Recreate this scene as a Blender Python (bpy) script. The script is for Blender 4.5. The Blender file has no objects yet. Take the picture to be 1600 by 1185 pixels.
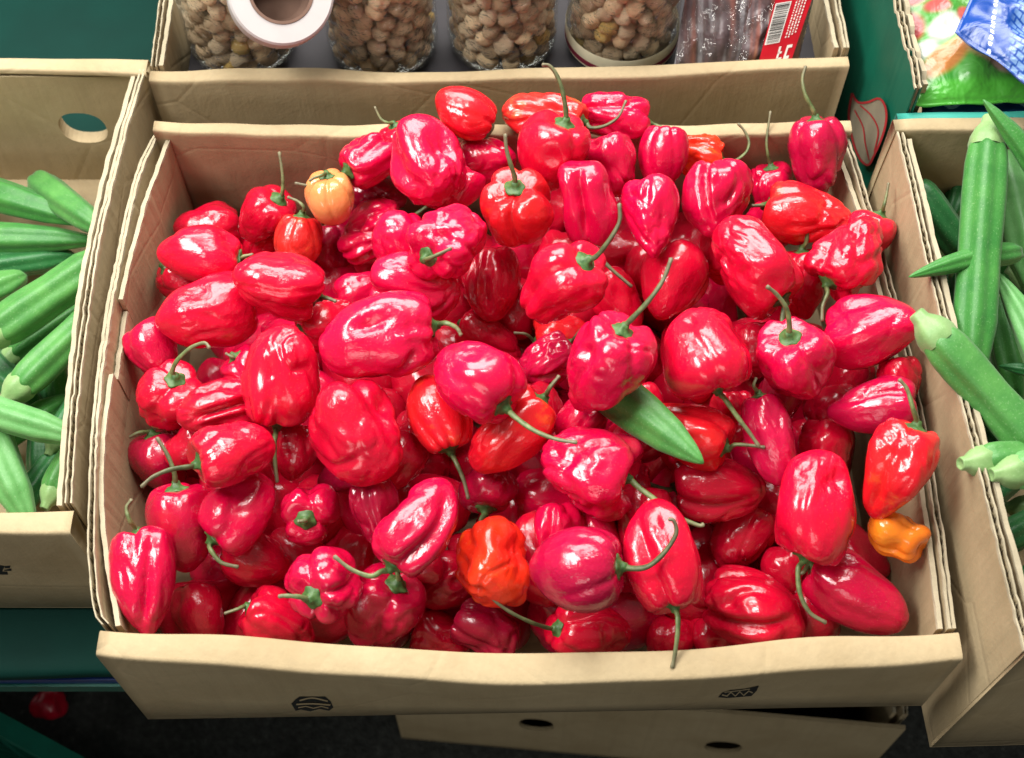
import bpy, bmesh, math, random
import numpy as np
from mathutils import Vector, Matrix, geometry

SC = bpy.context.scene
COL = SC.collection
R_ = math.radians

# ------------------------------------------------------------------ camera
F_PX = 2104.0                      # focal length in pixels of the 1600 px wide photograph
CAM_Z = 0.753                      # metres above the rim of the pepper box (rim plane = z 0)
PITCH = 30.0                       # degrees from straight down
cd = bpy.data.cameras.new("camera")
cam = bpy.data.objects.new("camera", cd)
COL.objects.link(cam)
cam.location = (0, 0, CAM_Z)
cam.rotation_euler = (R_(PITCH), 0, 0)
cd.sensor_width = 36.0
cd.lens = F_PX / 1600.0 * 36.0
cd.clip_start = 0.02
cd.dof.use_dof = True
cd.dof.focus_distance = 0.87
cd.dof.aperture_fstop = 10.0
cd.clip_end = 200
SC.camera = cam

# ------------------------------------------------------------------ view, world, lamps
SC.view_settings.view_transform = 'Standard'
SC.view_settings.look = 'None'
SC.view_settings.exposure = 0.12
SC.view_settings.gamma = 1.0
SC.view_settings.use_curve_mapping = False
SC.cycles.max_bounces = 8
SC.cycles.transparent_max_bounces = 16
SC.cycles.use_denoising = True
W = bpy.data.worlds.new("World")
SC.world = W
W.use_nodes = True
W.node_tree.nodes['Background'].inputs['Color'].default_value = (0.95, 1.0, 0.93, 1)
W.node_tree.nodes['Background'].inputs['Strength'].default_value = 0.18


def lamp(name, loc, target, sx, sy, power, col):
    ld = bpy.data.lights.new(name, 'AREA')
    ld.shape = 'RECTANGLE'
    ld.size, ld.size_y = sx, sy
    ld.energy = power
    ld.color = col
    o = bpy.data.objects.new(name, ld)
    COL.objects.link(o)
    o.location = loc
    d = Vector(target) - Vector(loc)
    o.rotation_euler = d.to_track_quat('-Z', 'Y').to_euler()
    return o


NEUTRAL = (1.0, 0.985, 0.93)
lamp("stall_lamp", (-0.72, 0.46, 1.12), (0.0, 0.45, 0), 0.62, 0.45, 21.0, NEUTRAL)
lamp("stall_lamp", (-0.05, 1.36, 1.15), (0.05, 0.45, 0), 1.50, 0.75, 41.0, NEUTRAL)
lamp("stall_lamp", (0.05, 0.70, 1.40), (0.08, 0.45, 0), 0.45, 0.16, 8.0, NEUTRAL)
lamp("front_fill", (-0.60, -1.60, 1.10), (0, 0.25, -0.2), 1.20, 0.60, 8.0, NEUTRAL)  # added soft fill that lifts the dark front faces, no known source

# ------------------------------------------------------------------ picture geometry -> places
AX = np.array([0.0, math.sin(R_(PITCH)), -math.cos(R_(PITCH))])
UP = np.array([0.0, math.cos(R_(PITCH)), math.sin(R_(PITCH))])
RT = np.array([1.0, 0.0, 0.0])
CAM = np.array([0.0, 0.0, CAM_Z])


def ray(px, py):
    return RT * ((px - 800.0) / F_PX) + UP * (-(py - 592.5) / F_PX) + AX


def at(px, py, z):
    d = ray(px, py)
    return CAM + d * ((z - CAM_Z) / d[2])


def at_depth(px, py, t):
    return CAM + ray(px, py) * t


# ------------------------------------------------------------------ object helpers
def thing(name, label, cat, loc=(0, 0, 0), mat=None, group=None):
    o = bpy.data.objects.new(name, None)
    o.empty_display_size = 0.02
    COL.objects.link(o)
    if mat is not None:
        o.matrix_world = mat
    else:
        o.location = loc
    o['label'] = label
    o['category'] = cat
    if group:
        o['group'] = group
    return o


def tag(o, label=None, cat=None, group=None, kind=None):
    if label: o['label'] = label
    if cat: o['category'] = cat
    if group: o['group'] = group
    if kind: o['kind'] = kind
    return o


def mesh_np(name, verts, faces, mats, parent=None, smooth=True, offset=None):
    """verts (n,3), faces list/array of index tuples"""
    me = bpy.data.meshes.new(name)
    v = np.asarray(verts, dtype=np.float64)
    if offset is not None:
        v = v - np.asarray(offset)
    if isinstance(faces, np.ndarray):
        faces = faces.tolist()
    me.from_pydata(v.tolist(), [], faces)
    if smooth:
        me.polygons.foreach_set('use_smooth', [True] * len(me.polygons))
    me.update()
    if not isinstance(mats, (list, tuple)):
        mats = [mats]
    for m in mats:
        me.materials.append(m)
    o = bpy.data.objects.new(name, me)
    COL.objects.link(o)
    if parent is not None:
        o.parent = parent
    return o


class MB:
    """collects pieces of one mesh"""
    def __init__(self):
        self.v, self.f, self.m = [], [], []

    def add(self, verts, faces, mi=0):
        b = len(self.v)
        self.v.extend([tuple(map(float, p)) for p in verts])
        for f in faces:
            self.f.append(tuple(int(i) + b for i in f))
            self.m.append(mi)

    def build(self, name, mats, parent=None, smooth=False, offset=None):
        o = mesh_np(name, self.v, self.f, mats, parent, smooth, offset)
        if any(self.m):
            o.data.polygons.foreach_set('material_index', self.m)
        return o


def grid_faces(nu, nv, close_u=False, close_v=False):
    f = []
    for i in range(nu if close_u else nu - 1):
        for j in range(nv if close_v else nv - 1):
            a = i * nv + j
            b = i * nv + (j + 1) % nv
            c = ((i + 1) % nu) * nv + (j + 1) % nv
            d = ((i + 1) % nu) * nv + j
            f.append((a, b, c, d))
    return f


def tube(pts, radii, ns=10):
    """swept tube with rounded ends; returns verts, faces"""
    P = np.array(pts, float)
    n = len(P)
    T = np.gradient(P, axis=0)
    T /= np.linalg.norm(T, axis=1)[:, None] + 1e-12
    ref = np.array([0.31, 0.52, 0.79])
    N = np.cross(T[0], ref); N /= np.linalg.norm(N)
    V = []
    ph = np.arange(ns) / ns * 2 * math.pi
    for i in range(n):
        N = N - T[i] * np.dot(N, T[i]); N /= np.linalg.norm(N) + 1e-12
        B = np.cross(T[i], N)
        V.append(P[i] + radii[i] * (np.cos(ph)[:, None] * N + np.sin(ph)[:, None] * B))
    V = np.concatenate(V)
    F = grid_faces(n, ns, False, True)
    V = np.vstack([V, P[0] - T[0] * radii[0] * .5, P[-1] + T[-1] * radii[-1] * .6])
    a, b = n * ns, n * ns + 1
    for j in range(ns):
        F.append((a, (j + 1) % ns, j))
        F.append((b, (n - 1) * ns + j, (n - 1) * ns + (j + 1) % ns))
    return V, F


def smooth_path(pts, n):
    """Catmull-Rom through pts, n samples"""
    P = np.array(pts, float)
    if len(P) == 2:
        s = np.linspace(0, 1, n)[:, None]
        return P[0] * (1 - s) + P[1] * s
    Q = np.vstack([2 * P[0] - P[1], P, 2 * P[-1] - P[-2]])
    out = []
    m = len(P) - 1
    for u in np.linspace(0, m - 1e-6, n):
        i = int(u); t = u - i
        p0, p1, p2, p3 = Q[i], Q[i + 1], Q[i + 2], Q[i + 3]
        out.append(.5 * ((2 * p1) + (-p0 + p2) * t + (2 * p0 - 5 * p1 + 4 * p2 - p3) * t * t + (-p0 + 3 * p1 - 3 * p2 + p3) * t ** 3))
    return np.array(out)


def waves(pos, K, f0, f1, rng):
    d = rng.normal(size=(K, 3)); d /= np.linalg.norm(d, axis=1)[:, None]
    fr = rng.uniform(f0, f1, K)
    ph = rng.uniform(0, 6.283, K)
    return np.cos(pos @ (d * fr[:, None]).T + ph).sum(1) / math.sqrt(K)


# ------------------------------------------------------------------ materials
class NT:
    def __init__(self, name):
        self.mat = bpy.data.materials.new(name)
        self.mat.use_nodes = True
        self.t = self.mat.node_tree
        self.b = self.t.nodes['Principled BSDF']
        self.out = self.t.nodes['Material Output']

    def n(self, kind, **kw):
        nd = self.t.nodes.new('ShaderNode' + kind)
        for k, v in kw.items():
            if k in nd.inputs.keys():
                nd.inputs[k].default_value = v
            else:
                setattr(nd, k, v)
        return nd

    def l(self, a, b):
        self.t.links.new(a, b)

    def coords(self, scale=(1, 1, 1), out='Object'):
        tc = self.n('TexCoord')
        mp = self.n('Mapping')
        mp.inputs['Scale'].default_value = scale
        self.l(tc.outputs[out], mp.inputs['Vector'])
        return mp.outputs['Vector']

    def noise(self, vec, scale, detail=3, rough=.55, dist=0.0):
        nd = self.n('TexNoise', Scale=scale, Detail=detail, Roughness=rough, Distortion=dist)
        self.l(vec, nd.inputs['Vector'])
        return nd.outputs['Fac']

    def ramp(self, fac, stops):
        nd = self.n('ValToRGB')
        e = nd.color_ramp.elements
        while len(e) < len(stops):
            e.new(0.5)
        for i, (p, c) in enumerate(stops):
            e[i].position = p
            e[i].color = (c[0], c[1], c[2], 1) if not isinstance(c, (int, float)) else (c, c, c, 1)
        self.l(fac, nd.inputs['Fac'])
        return nd.outputs['Color']

    def mix(self, fac, a, b, blend='MIX'):
        nd = self.n('Mix', data_type='RGBA', blend_type=blend)
        def put(x, s):
            if isinstance(x, (tuple, list)):
                s.default_value = (*x[:3], 1)
            elif isinstance(x, (int, float)):
                s.default_value = x
            else:
                self.l(x, s)
        put(fac, nd.inputs[0]); put(a, nd.inputs[6]); put(b, nd.inputs[7])
        return nd.outputs[2]

    def bump(self, h, strength, dist, prev=None):
        nd = self.n('Bump', Strength=strength, Distance=dist)
        self.l(h, nd.inputs['Height'])
        if prev is not None:
            self.l(prev, nd.inputs['Normal'])
        return nd.outputs['Normal']


def plain(name, col, rough=.6, var=.12, scale=60, spec=.4):
    k = NT(name)
    f = k.noise(k.coords(), scale)
    c = k.ramp(f, [(.3, [x * (1 - var) for x in col]), (.7, [min(1, x * (1 + var)) for x in col])])
    k.l(c, k.b.inputs['Base Color'])
    k.b.inputs['Roughness'].default_value = rough
    k.b.inputs['Specular IOR Level'].default_value = spec
    return k.mat


def pepper_mat(name, col, col2, fleck=None, fleck_amt=.0, rough=.14):
    k = NT(name)
    info = k.n('ObjectInfo')
    v = k.coords()
    off = k.n('VectorMath', operation='MULTIPLY_ADD')
    k.l(v, off.inputs[0]); off.inputs[1].default_value = (1, 1, 1)
    cmb = k.n('CombineXYZ')
    mul = k.n('Math', operation='MULTIPLY'); mul.inputs[1].default_value = 7.0
    k.l(info.outputs['Random'], mul.inputs[0])
    for i in range(3):
        k.l(mul.outputs[0], cmb.inputs[i])
    k.l(cmb.outputs[0], off.inputs[2])
    v = off.outputs[0]
    f = k.noise(v, 34, 3)
    c = k.ramp(f, [(.32, col), (.68, col2)])
    # every fruit a little lighter or darker
    rr = k.ramp(info.outputs['Random'], [(0, .80), (1, 1.12)])
    c = k.mix(1.0, c, rr, 'MULTIPLY')
    if fleck:
        f2 = k.noise(v, 42, 4, .6)
        m = k.ramp(f2, [(.60, 0), (.72, fleck_amt)])
        c = k.mix(m, c, fleck)
    else:
        f2 = k.noise(v, 26, 3, .6)
        c = k.mix(k.ramp(f2, [(.62, 0), (.80, .30)]), c, (.72, .05, .012))
        f5 = k.noise(v, 19, 3, .6)
        c = k.mix(k.ramp(f5, [(.60, 0), (.80, .45)]), c, [q * .45 for q in col2])
    # fine pale speckling of the skin
    f3 = k.noise(v, 900, 2)
    m3 = k.ramp(f3, [(.62, 0), (.8, .10)])
    c = k.mix(m3, c, (.9, .45, .35))
    k.l(c, k.b.inputs['Base Color'])
    k.b.inputs['Specular IOR Level'].default_value = .55
    k.b.inputs['Coat Weight'].default_value = .25
    k.b.inputs['Coat Roughness'].default_value = .06
    rg = k.ramp(k.noise(v, 70, 3), [(.3, rough), (.75, rough + .14)])
    k.l(rg, k.b.inputs['Roughness'])
    k.b.inputs['Subsurface Weight'].default_value = .12
    k.b.inputs['Subsurface Radius'].default_value = (.006, .0012, .001)
    k.b.inputs['Subsurface Scale'].default_value = 1.0
    sv = k.n('Mapping'); sv.inputs['Scale'].default_value = (1, 1, .75)
    k.l(v, sv.inputs['Vector'])
    h1 = k.noise(sv.outputs[0], 230, 3, .55, .3)
    h2 = k.noise(v, 620, 2)
    pt = k.ramp(k.noise(v, 38, 2), [(.38, .25), (.66, 1.0)])
    hm = k.n('Math', operation='MULTIPLY')
    k.l(h1, hm.inputs[0]); k.l(pt, hm.inputs[1])
    nrm = k.bump(hm.outputs[0], .42, .0020)
    nrm = k.bump(h2, .06, .0004, nrm)
    k.l(nrm, k.b.inputs['Normal'])
    k.l(nrm, k.b.inputs['Coat Normal'])
    return k.mat


PM = {
    'red': pepper_mat('pepper_red', (.69, .003, .031), (.58, .002, .026)),
    'crimson': pepper_mat('pepper_crimson', (.63, .002, .046), (.51, .0015, .038)),
    'scarlet': pepper_mat('pepper_scarlet', (.74, .014, .016), (.68, .005, .020), (.80, .16, .01), .45),
    'coral': pepper_mat('pepper_coral', (.76, .05, .03), (.74, .015, .02), (.85, .25, .06), .4),
    'magenta': pepper_mat('pepper_magenta', (.56, .004, .055), (.44, .003, .040)),
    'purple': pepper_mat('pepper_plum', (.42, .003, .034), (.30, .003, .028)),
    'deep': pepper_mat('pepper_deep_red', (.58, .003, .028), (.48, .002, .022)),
    'orange': pepper_mat('pepper_orange', (.86, .27, .018), (.82, .17, .010), (.9, .42, .06), .5),
    'peach': pepper_mat('pepper_peach', (.76, .34, .13), (.74, .24, .07), (.80, .09, .03), .5),
    'flame': pepper_mat('pepper_flame', (.84, .042, .008), (.78, .016, .012), (.88, .17, .01), .6),
}


def stem_mat():
    k = NT('pepper_stem')
    info = k.n('ObjectInfo')
    v = k.coords()
    f = k.noise(v, 180, 4)
    c = k.ramp(f, [(.3, (.055, .085, .030)), (.7, (.19, .23, .10))])
    rr = k.ramp(info.outputs['Random'], [(0, (.55, .5, .45)), (1, (1.25, 1.3, 1.1))])
    c = k.mix(1.0, c, rr, 'MULTIPLY')
    ua = k.n('Attribute'); ua.attribute_name = 'along'
    c = k.mix(k.ramp(ua.outputs['Fac'], [(.55, 0), (.97, .8)]), c, (.17, .135, .085))
    c = k.mix(k.ramp(ua.outputs['Fac'], [(.0, .65), (.35, 0)]), c, (.075, .19, .03))
    k.l(c, k.b.inputs['Base Color'])
    k.b.inputs['Roughness'].default_value = .5
    k.l(k.bump(k.noise(v, 500, 3), .3, .0008), k.b.inputs['Normal'])
    return k.mat


def calyx_mat():
    k = NT('pepper_calyx')
    v = k.coords()
    c = k.ramp(k.noise(v, 260, 4), [(.3, (.022, .075, .014)), (.7, (.085, .17, .045))])
    k.l(c, k.b.inputs['Base Color'])
    k.b.inputs['Roughness'].default_value = .5
    k.l(k.bump(k.noise(v, 500, 3), .35, .0008), k.b.inputs['Normal'])
    return k.mat


def card_mat(name, col, dark, stripes=True, vertical=True):
    k = NT(name)
    v = k.coords()
    f = k.noise(v, 14, 5, .6)
    c = k.ramp(f, [(.3, dark), (.62, col)])
    f2 = k.noise(k.coords((1, 1, 5)), 240, 4)
    c = k.mix(k.ramp(f2, [(.35, 0), (.75, .22)]), c, [x * .72 for x in col])
    f4 = k.noise(v, 30, 4, .7, .8)
    c = k.mix(k.ramp(f4, [(.66, 0), (.78, .35)]), c, [x * .55 for x in col])
    k.l(c, k.b.inputs['Base Color'])
    k.b.inputs['Roughness'].default_value = .78
    k.b.inputs['Specular IOR Level'].default_value = .25
    fl = k.noise(k.coords((1, 1, .03)), 150, 2)
    c = k.mix(k.ramp(fl, [(.45, 0), (.7, .16)]), c, [x * .62 for x in col])
    k.l(c, k.b.inputs['Base Color'])
    nrm = k.bump(k.noise(v, 420, 4), .25, .0008)
    nrm = k.bump(fl, .22, .0015, nrm)
    nrm = k.bump(k.noise(v, 22, 4, .6, .7), .25, .004, nrm)
    cr = k.n('TexVoronoi', feature='DISTANCE_TO_EDGE', Scale=9.0)
    k.l(v, cr.inputs['Vector'])
    crease = k.ramp(cr.outputs['Distance'], [(.0, 0), (.022, 1)])
    nrm = k.bump(crease, .22, .0012, nrm)
    k.l(nrm, k.b.inputs['Normal'])
    return k.mat


def cloth_mat():
    k = NT('teal_cloth')
    v = k.coords()
    c = k.ramp(k.noise(v, 5, 4), [(.3, (.0, .018, .0135)), (.7, (.0, .035, .026))])
    k.l(c, k.b.inputs['Base Color'])
    k.b.inputs['Roughness'].default_value = .75
    k.b.inputs['Specular IOR Level'].default_value = .15
    k.l(k.bump(k.noise(v, 900, 2), .25, .0006), k.b.inputs['Normal'])
    return k.mat


def ground_mat():
    k = NT('asphalt')
    v = k.coords()
    c = k.ramp(k.noise(v, 120, 5, .7), [(.35, (.016, .017, .015)), (.62, (.045, .046, .042)), (.75, (.13, .13, .12))])
    k.l(c, k.b.inputs['Base Color'])
    k.b.inputs['Roughness'].default_value = .85
    k.l(k.bump(k.noise(v, 160, 4), .8, .004), k.b.inputs['Normal'])
    return k.mat


def okra_mat(name, a, b):
    k = NT(name)
    v = k.coords()
    c = k.ramp(k.noise(v, 60, 4), [(.3, a), (.7, b)])
    c = k.mix(k.ramp(k.noise(v, 900, 2), [(.6, 0), (.75, .25)]), c, (.45, .62, .35))
    k.l(c, k.b.inputs['Base Color'])
    k.b.inputs['Roughness'].default_value = .45
    k.b.inputs['Sheen Weight'].default_value = .12
    k.b.inputs['Specular IOR Level'].default_value = .4
    k.l(k.bump(k.noise(v, 320, 3), .3, .0008), k.b.inputs['Normal'])
    return k.mat


def clear_mat(name, tint=(1, 1, 1), refl_rough=.04):
    k = NT(name)
    tr = k.n('BsdfTransparent'); tr.inputs['Color'].default_value = (*tint, 1)
    gl = k.n('BsdfGlossy'); gl.inputs['Roughness'].default_value = refl_rough
    lw = k.n('LayerWeight', Blend=.5)
    pw = k.n('Math', operation='POWER'); pw.inputs[1].default_value = 4.0
    k.l(lw.outputs['Facing'], pw.inputs[0])
    fr = k.n('Math', operation='MULTIPLY_ADD'); fr.inputs[1].default_value = .80; fr.inputs[2].default_value = .075
    k.l(pw.outputs[0], fr.inputs[0])
    v = k.coords()
    nb = k.bump(k.noise(v, 85, 3, .6), .95, .010)
    k.l(nb, gl.inputs['Normal'])
    k.l(nb, lw.inputs['Normal'])
    mx = k.n('MixShader')
    k.l(fr.outputs[0], mx.inputs[0]); k.l(tr.outputs[0], mx.inputs[1]); k.l(gl.outputs[0], mx.inputs[2])
    k.l(mx.outputs[0], k.out.inputs['Surface'])
    return k.mat


M_STEM, M_CALYX = stem_mat(), calyx_mat()
M_CARD = card_mat('cardboard', (.42, .325, .195), (.335, .25, .14))
M_CARD_RAW = card_mat('cardboard_edge', (.43, .365, .255), (.31, .26, .175))
M_FLUTE = card_mat('cardboard_flute', (.46, .38, .25), (.34, .28, .17))
M_CLOTH, M_GROUND = cloth_mat(), ground_mat()
M_BLACK = plain('black_print', (.012, .011, .010), .6)

# ------------------------------------------------------------------ ground, table, cloth
GZ = -0.727
TZ = -0.134
g = mesh_np('ground', [(-20, -20, GZ), (20, -20, GZ), (20, 20, GZ), (-20, 20, GZ)], [(0, 1, 2, 3)], M_GROUND, None, False)
tag(g, 'dark speckled asphalt ground below the stall', None, None, 'structure')


def box_vf(x0, x1, y0, y1, z0, z1):
    v = [(x0, y0, z0), (x1, y0, z0), (x1, y1, z0), (x0, y1, z0), (x0, y0, z1), (x1, y0, z1), (x1, y1, z1), (x0, y1, z1)]
    f = [(0, 3, 2, 1), (4, 5, 6, 7), (0, 1, 5, 4), (1, 2, 6, 5), (2, 3, 7, 6), (3, 0, 4, 7)]
    return v, f


M_WOOD = plain('dark_table_wood', (.05, .035, .022), .7)
M_BLUE = plain('blue_band', (.006, .022, .11), .4)
M_TEALBAND = plain('teal_band', (.0, .075, .055), .5)
tb = thing('market_table', 'dark market table under the teal cloth with a blue and teal edge band', 'table', (0, .8, GZ))
m = MB(); m.add(*box_vf(-1.4, 1.4, .29, 1.7, -.172, TZ - .004)); m.build('tabletop', M_WOOD, tb, offset=(0, .8, GZ))
m = MB(); m.add(*box_vf(-1.4, -.10, .283, .289, -.158, -.150)); m.build('blue_band', M_BLUE, tb, offset=(0, .8, GZ))
m = MB(); m.add(*box_vf(-1.4, -.10, .281, .289, -.170, -.1585)); m.build('teal_band', M_TEALBAND, tb, offset=(0, .8, GZ))
for lx in (-1.3, 1.3):
    for ly in (.36, 1.6):
        m = MB(); m.add(*box_vf(lx - .03, lx + .03, ly - .03, ly + .03, GZ, -.173)); m.build('leg', M_WOOD, tb, offset=(0, .8, GZ))

# the cloth: a sheet with soft folds that turns down over the front edge
nx, ny = 140, 70
xs = np.linspace(-1.39, 1.39, nx)
rng = np.random.default_rng(5)
rows = []
prof = [(.2835, -.149), (.2822, -.143), (.2826, -.137), (.286, TZ - .0005)] + [(y, TZ) for y in np.linspace(.292, 1.69, ny - 4)]
V = []
for x in xs:
    for (y, z) in prof:
        fold = 0
        if y > .72:
            fold = .004 * (1 + math.sin(x * 23 + y * 14)) * min(1, (y - .72) * 6) + .003 * (1 + math.sin(x * 9 - y * 31)) * min(1, (y - .72) * 6)
        V.append((x, y + .0012 * math.sin(x * 40) * (z < TZ - .002), z + fold))
o = mesh_np('tablecloth', V, grid_faces(nx, len(prof)), M_CLOTH)
tag(o, 'dark teal cloth spread over the market table under the boxes', 'tablecloth')


# ------------------------------------------------------------------ cardboard panels
def folded_panel(name, p0, p1, z0, z1, th, parent, seed, bow=0.0, inward=1, zdip=0.0, mat=None, off=None, lean=0.0, z1b=None, z0b=None):
    """wall with a folded, rounded top edge; th = thickness at the top, bow = sideways bulge at mid length"""
    rg = np.random.default_rng(seed)
    p0, p1 = np.array(p0, float), np.array(p1, float)
    d = p1 - p0; Ln = np.linalg.norm(d); d /= Ln
    nrm = np.array([-d[1], d[0]]) * inward             # towards the inside of the box
    n = 64
    s = np.linspace(0, 1, n)
    pos = np.c_[s * Ln, np.zeros(n), np.zeros(n)]
    wob = waves(pos, 6, 8, 60, rg) * .0012
    wobz = waves(pos, 8, 8, 120, rg) * .0011
    thv = th * (1 + .10 * waves(pos, 5, 10, 60, rg))
    # cross-section: (inward offset, height above z1 - i.e. 0 = top)
    Z0 = z0
    arc = [(math.cos(a), math.sin(a)) for a in np.linspace(math.pi, 0, 9)]
    V = []
    zz1 = z1 if z1b is None else z1 + (z1b - z1) * s
    for i in range(n):
        zt = (zz1 if z1b is None else zz1[i]) + wobz[i] - zdip * math.sin(math.pi * s[i])
        b = bow * math.sin(math.pi * s[i]) + wob[i]
        t = thv[i]
        z0 = Z0 if z0b is None else Z0 + (z0b - Z0) * s[i]
        H = z1 - z0
        sec = [(-.0005, z0), (-.0003, z0 + .35 * H), (0, z0 + .75 * H), (0, zt - .0045)]
        for (ca, sa) in arc:
            # flattened, slightly squarish roll
            u = t / 2 + t / 2 * math.copysign(abs(ca) ** .34, ca)
            sec.append((u, zt - .0040 + .0040 * abs(sa) ** .5))
        sec += [(t, zt - .0045), (t * .75, z0 + .75 * H), (t * .6, z0 + .35 * H), (t * .55, z0)]
        for (u, z) in sec:
            h = (z - z0) / H
            q = p0 + d * (s[i] * Ln) + nrm * (u - b * h ** .7 - lean * h)
            V.append((q[0], q[1], z))
    k = len(sec)
    F = grid_faces(n, k)
    F.append(tuple(range(k)))
    F.append(tuple(reversed(range((n - 1) * k, n * k))))
    for i in range(n - 1):
        F.append((i * k, (i + 1) * k, (i + 1) * k + k - 1, i * k + k - 1))
    return mesh_np(name, V, F, mat or M_CARD, parent, True, off)


def sheet_panel(parent, name, p0, p1, z0, z1, th, seed, bow=0.0, inward=1, off=None, gap=0.0, lean=0.0, flutes=True,
                rag=.0008, mats=None, z1b=None, bpow=1.0):
    """a raw-edged corrugated sheet: two liners and the waved flute between them, open at the top edge"""
    rg = np.random.default_rng(seed)
    p0, p1 = np.array(p0, float), np.array(p1, float)
    d = p1 - p0; Ln = np.linalg.norm(d); d /= Ln
    nrm = np.array([-d[1], d[0]]) * inward
    mats = mats or [M_CARD, M_CARD_RAW, M_FLUTE]
    n = max(24, int(Ln / .0045))
    s = np.linspace(0, 1, n)
    pos = np.c_[s * Ln, np.zeros(n), np.zeros(n)]
    rgz = waves(pos, 10, 30, 700, rg) * rag + waves(pos, 4, 6, 25, rg) * rag
    wob = waves(pos, 6, 10, 90, rg) * .00045
    H = z1 - z0

    def lateral(sv, h):
        return bow * max(0, math.sin(math.pi * sv)) ** bpow * h ** .7 + lean * h
    m = MB()
    if 'flap' in name:
        th = .0034
    elif th > .0045:
        th = .0048
    lt0 = .0013
    crush = np.clip(waves(pos, 6, 10, 45, rg) * .9, 0, 1)
    lt = lt0
    solid = 'flap' in name
    for side, u0 in (((0, gap),) if solid else ((0, gap), (1, gap + th - lt))):
        V = []
        for i in range(n):
            lt = th if solid else lt0 + .0011 * crush[i]
            ua = u0 if side == 0 else gap + th - lt
            zt = (z1 if z1b is None else z1 + (z1b - z1) * s[i]) + rgz[i] + (0 if side == 0 else rg.normal() * .0003)
            for (u, z) in ((ua, z0), (ua, z0 + .5 * H), (ua, zt - .002), (ua + .0002, zt), (ua + lt - .0002, zt + .0001), (ua + lt, zt - .002), (ua + lt, z0 + .5 * H), (ua + lt, z0)):
                h = (z - z0) / H
                q = p0 + d * (s[i] * Ln) + nrm * (u - lateral(s[i], max(h, 0)) + wob[i] * h + (rg.normal() * .00013 if h > .9 else 0))
                V.append((q[0], q[1], z))
        F = grid_faces(n, 8)
        F.append(tuple(range(8)))
        F.append(tuple(reversed(range((n - 1) * 8, n * 8))))
        b = len(m.v)
        m.add(V, F, 0)
        for q in range(len(F)):
            j = q % 7
            if q < (n - 1) * 7 and j in (2, 3, 4):
                m.m[len(m.m) - len(F) + q] = 1
    if flutes and 'flap' not in name:
        per = .0064
        nf = int(Ln / per * 8)
        A = (th - 2 * lt0) / 2 * 1.02
        V = []
        rgf = np.interp(np.linspace(0, 1, nf), s, rgz)
        for i in range(nf):
            sv = i / (nf - 1)
            w = gap + th / 2 + A * math.sin(2 * math.pi * sv * Ln / per)
            zt = (z1 if z1b is None else z1 + (z1b - z1) * sv) + rgf[i] - .0002 - .0022 * max(0, math.sin(sv * 37 + seed) + .4 * math.sin(sv * 91)) ** 2
            for z in (zt - .045, zt):
                h = max((z - z0) / H, 0)
                q = p0 + d * (sv * Ln) + nrm * (w - lateral(sv, h) + np.interp(sv, s, wob) * h)
                V.append((q[0], q[1], z))
        m.add(V, grid_faces(nf, 2), 2)
    return m.build(name, mats, parent, False, off)


def floor_panel(parent, pts, z, off, mat=None, name='bottom_panel'):
    m = MB()
    n = len(pts)
    V = [(p[0], p[1], z) for p in pts] + [(p[0], p[1], z - .005) for p in pts]
    F = [tuple(range(n)), tuple(reversed(range(n, 2 * n)))] + [(i, i + n, (i + 1) % n + n, (i + 1) % n) for i in range(n)]
    m.add(V, F)
    return m.build(name, mat or M_CARD, parent, False, off)


def hole_panel(name, p0, p1, z0, z1, th, hole, parent, off, mat=None, inward=1):
    """straight panel with one or more through hand holes; hole = list of (s metres, z, rx, rz)"""
    p0, p1 = np.array(p0, float), np.array(p1, float)
    d = p1 - p0; Ln = np.linalg.norm(d); d /= Ln
    nrm = np.array([-d[1], d[0]]) * inward
    outer = [(0, z0), (Ln, z0), (Ln, z1), (0, z1)]
    loops = [outer]
    for (hs, hz, rx, rz) in hole:
        loops.append([(hs + rx * math.copysign(abs(math.cos(a)) ** .8, math.cos(a)), hz + rz * math.copysign(abs(math.sin(a)) ** .9, math.sin(a)))
                      for a in np.linspace(2 * math.pi, 0, 28, endpoint=False)])
    tri = geometry.tessellate_polygon([[Vector((a, b, 0)) for a, b in lp] for lp in loops])
    flat = [p for lp in loops for p in lp]
    N = len(flat)

    def w(p, u):
        q = p0 + d * p[0] + nrm * u
        return (q[0], q[1], p[1])
    V = [w(p, 0) for p in flat] + [w(p, th) for p in flat]
    F = [tuple(t) for t in tri] + [tuple(i + N for i in reversed(t)) for t in tri]
    b = 0
    for lp in loops:
        n = len(lp)
        for i in range(n):
            F.append((b + i, b + (i + 1) % n, b + (i + 1) % n + N, b + i + N))
        b += n
    m = MB(); m.add(V, F)
    o = m.build(name, mat or M_CARD, parent, False, off)
    bm = bmesh.new(); bm.from_mesh(o.data)
    bmesh.ops.recalc_face_normals(bm, faces=bm.faces)
    bm.to_mesh(o.data); bm.free()
    return o


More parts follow.
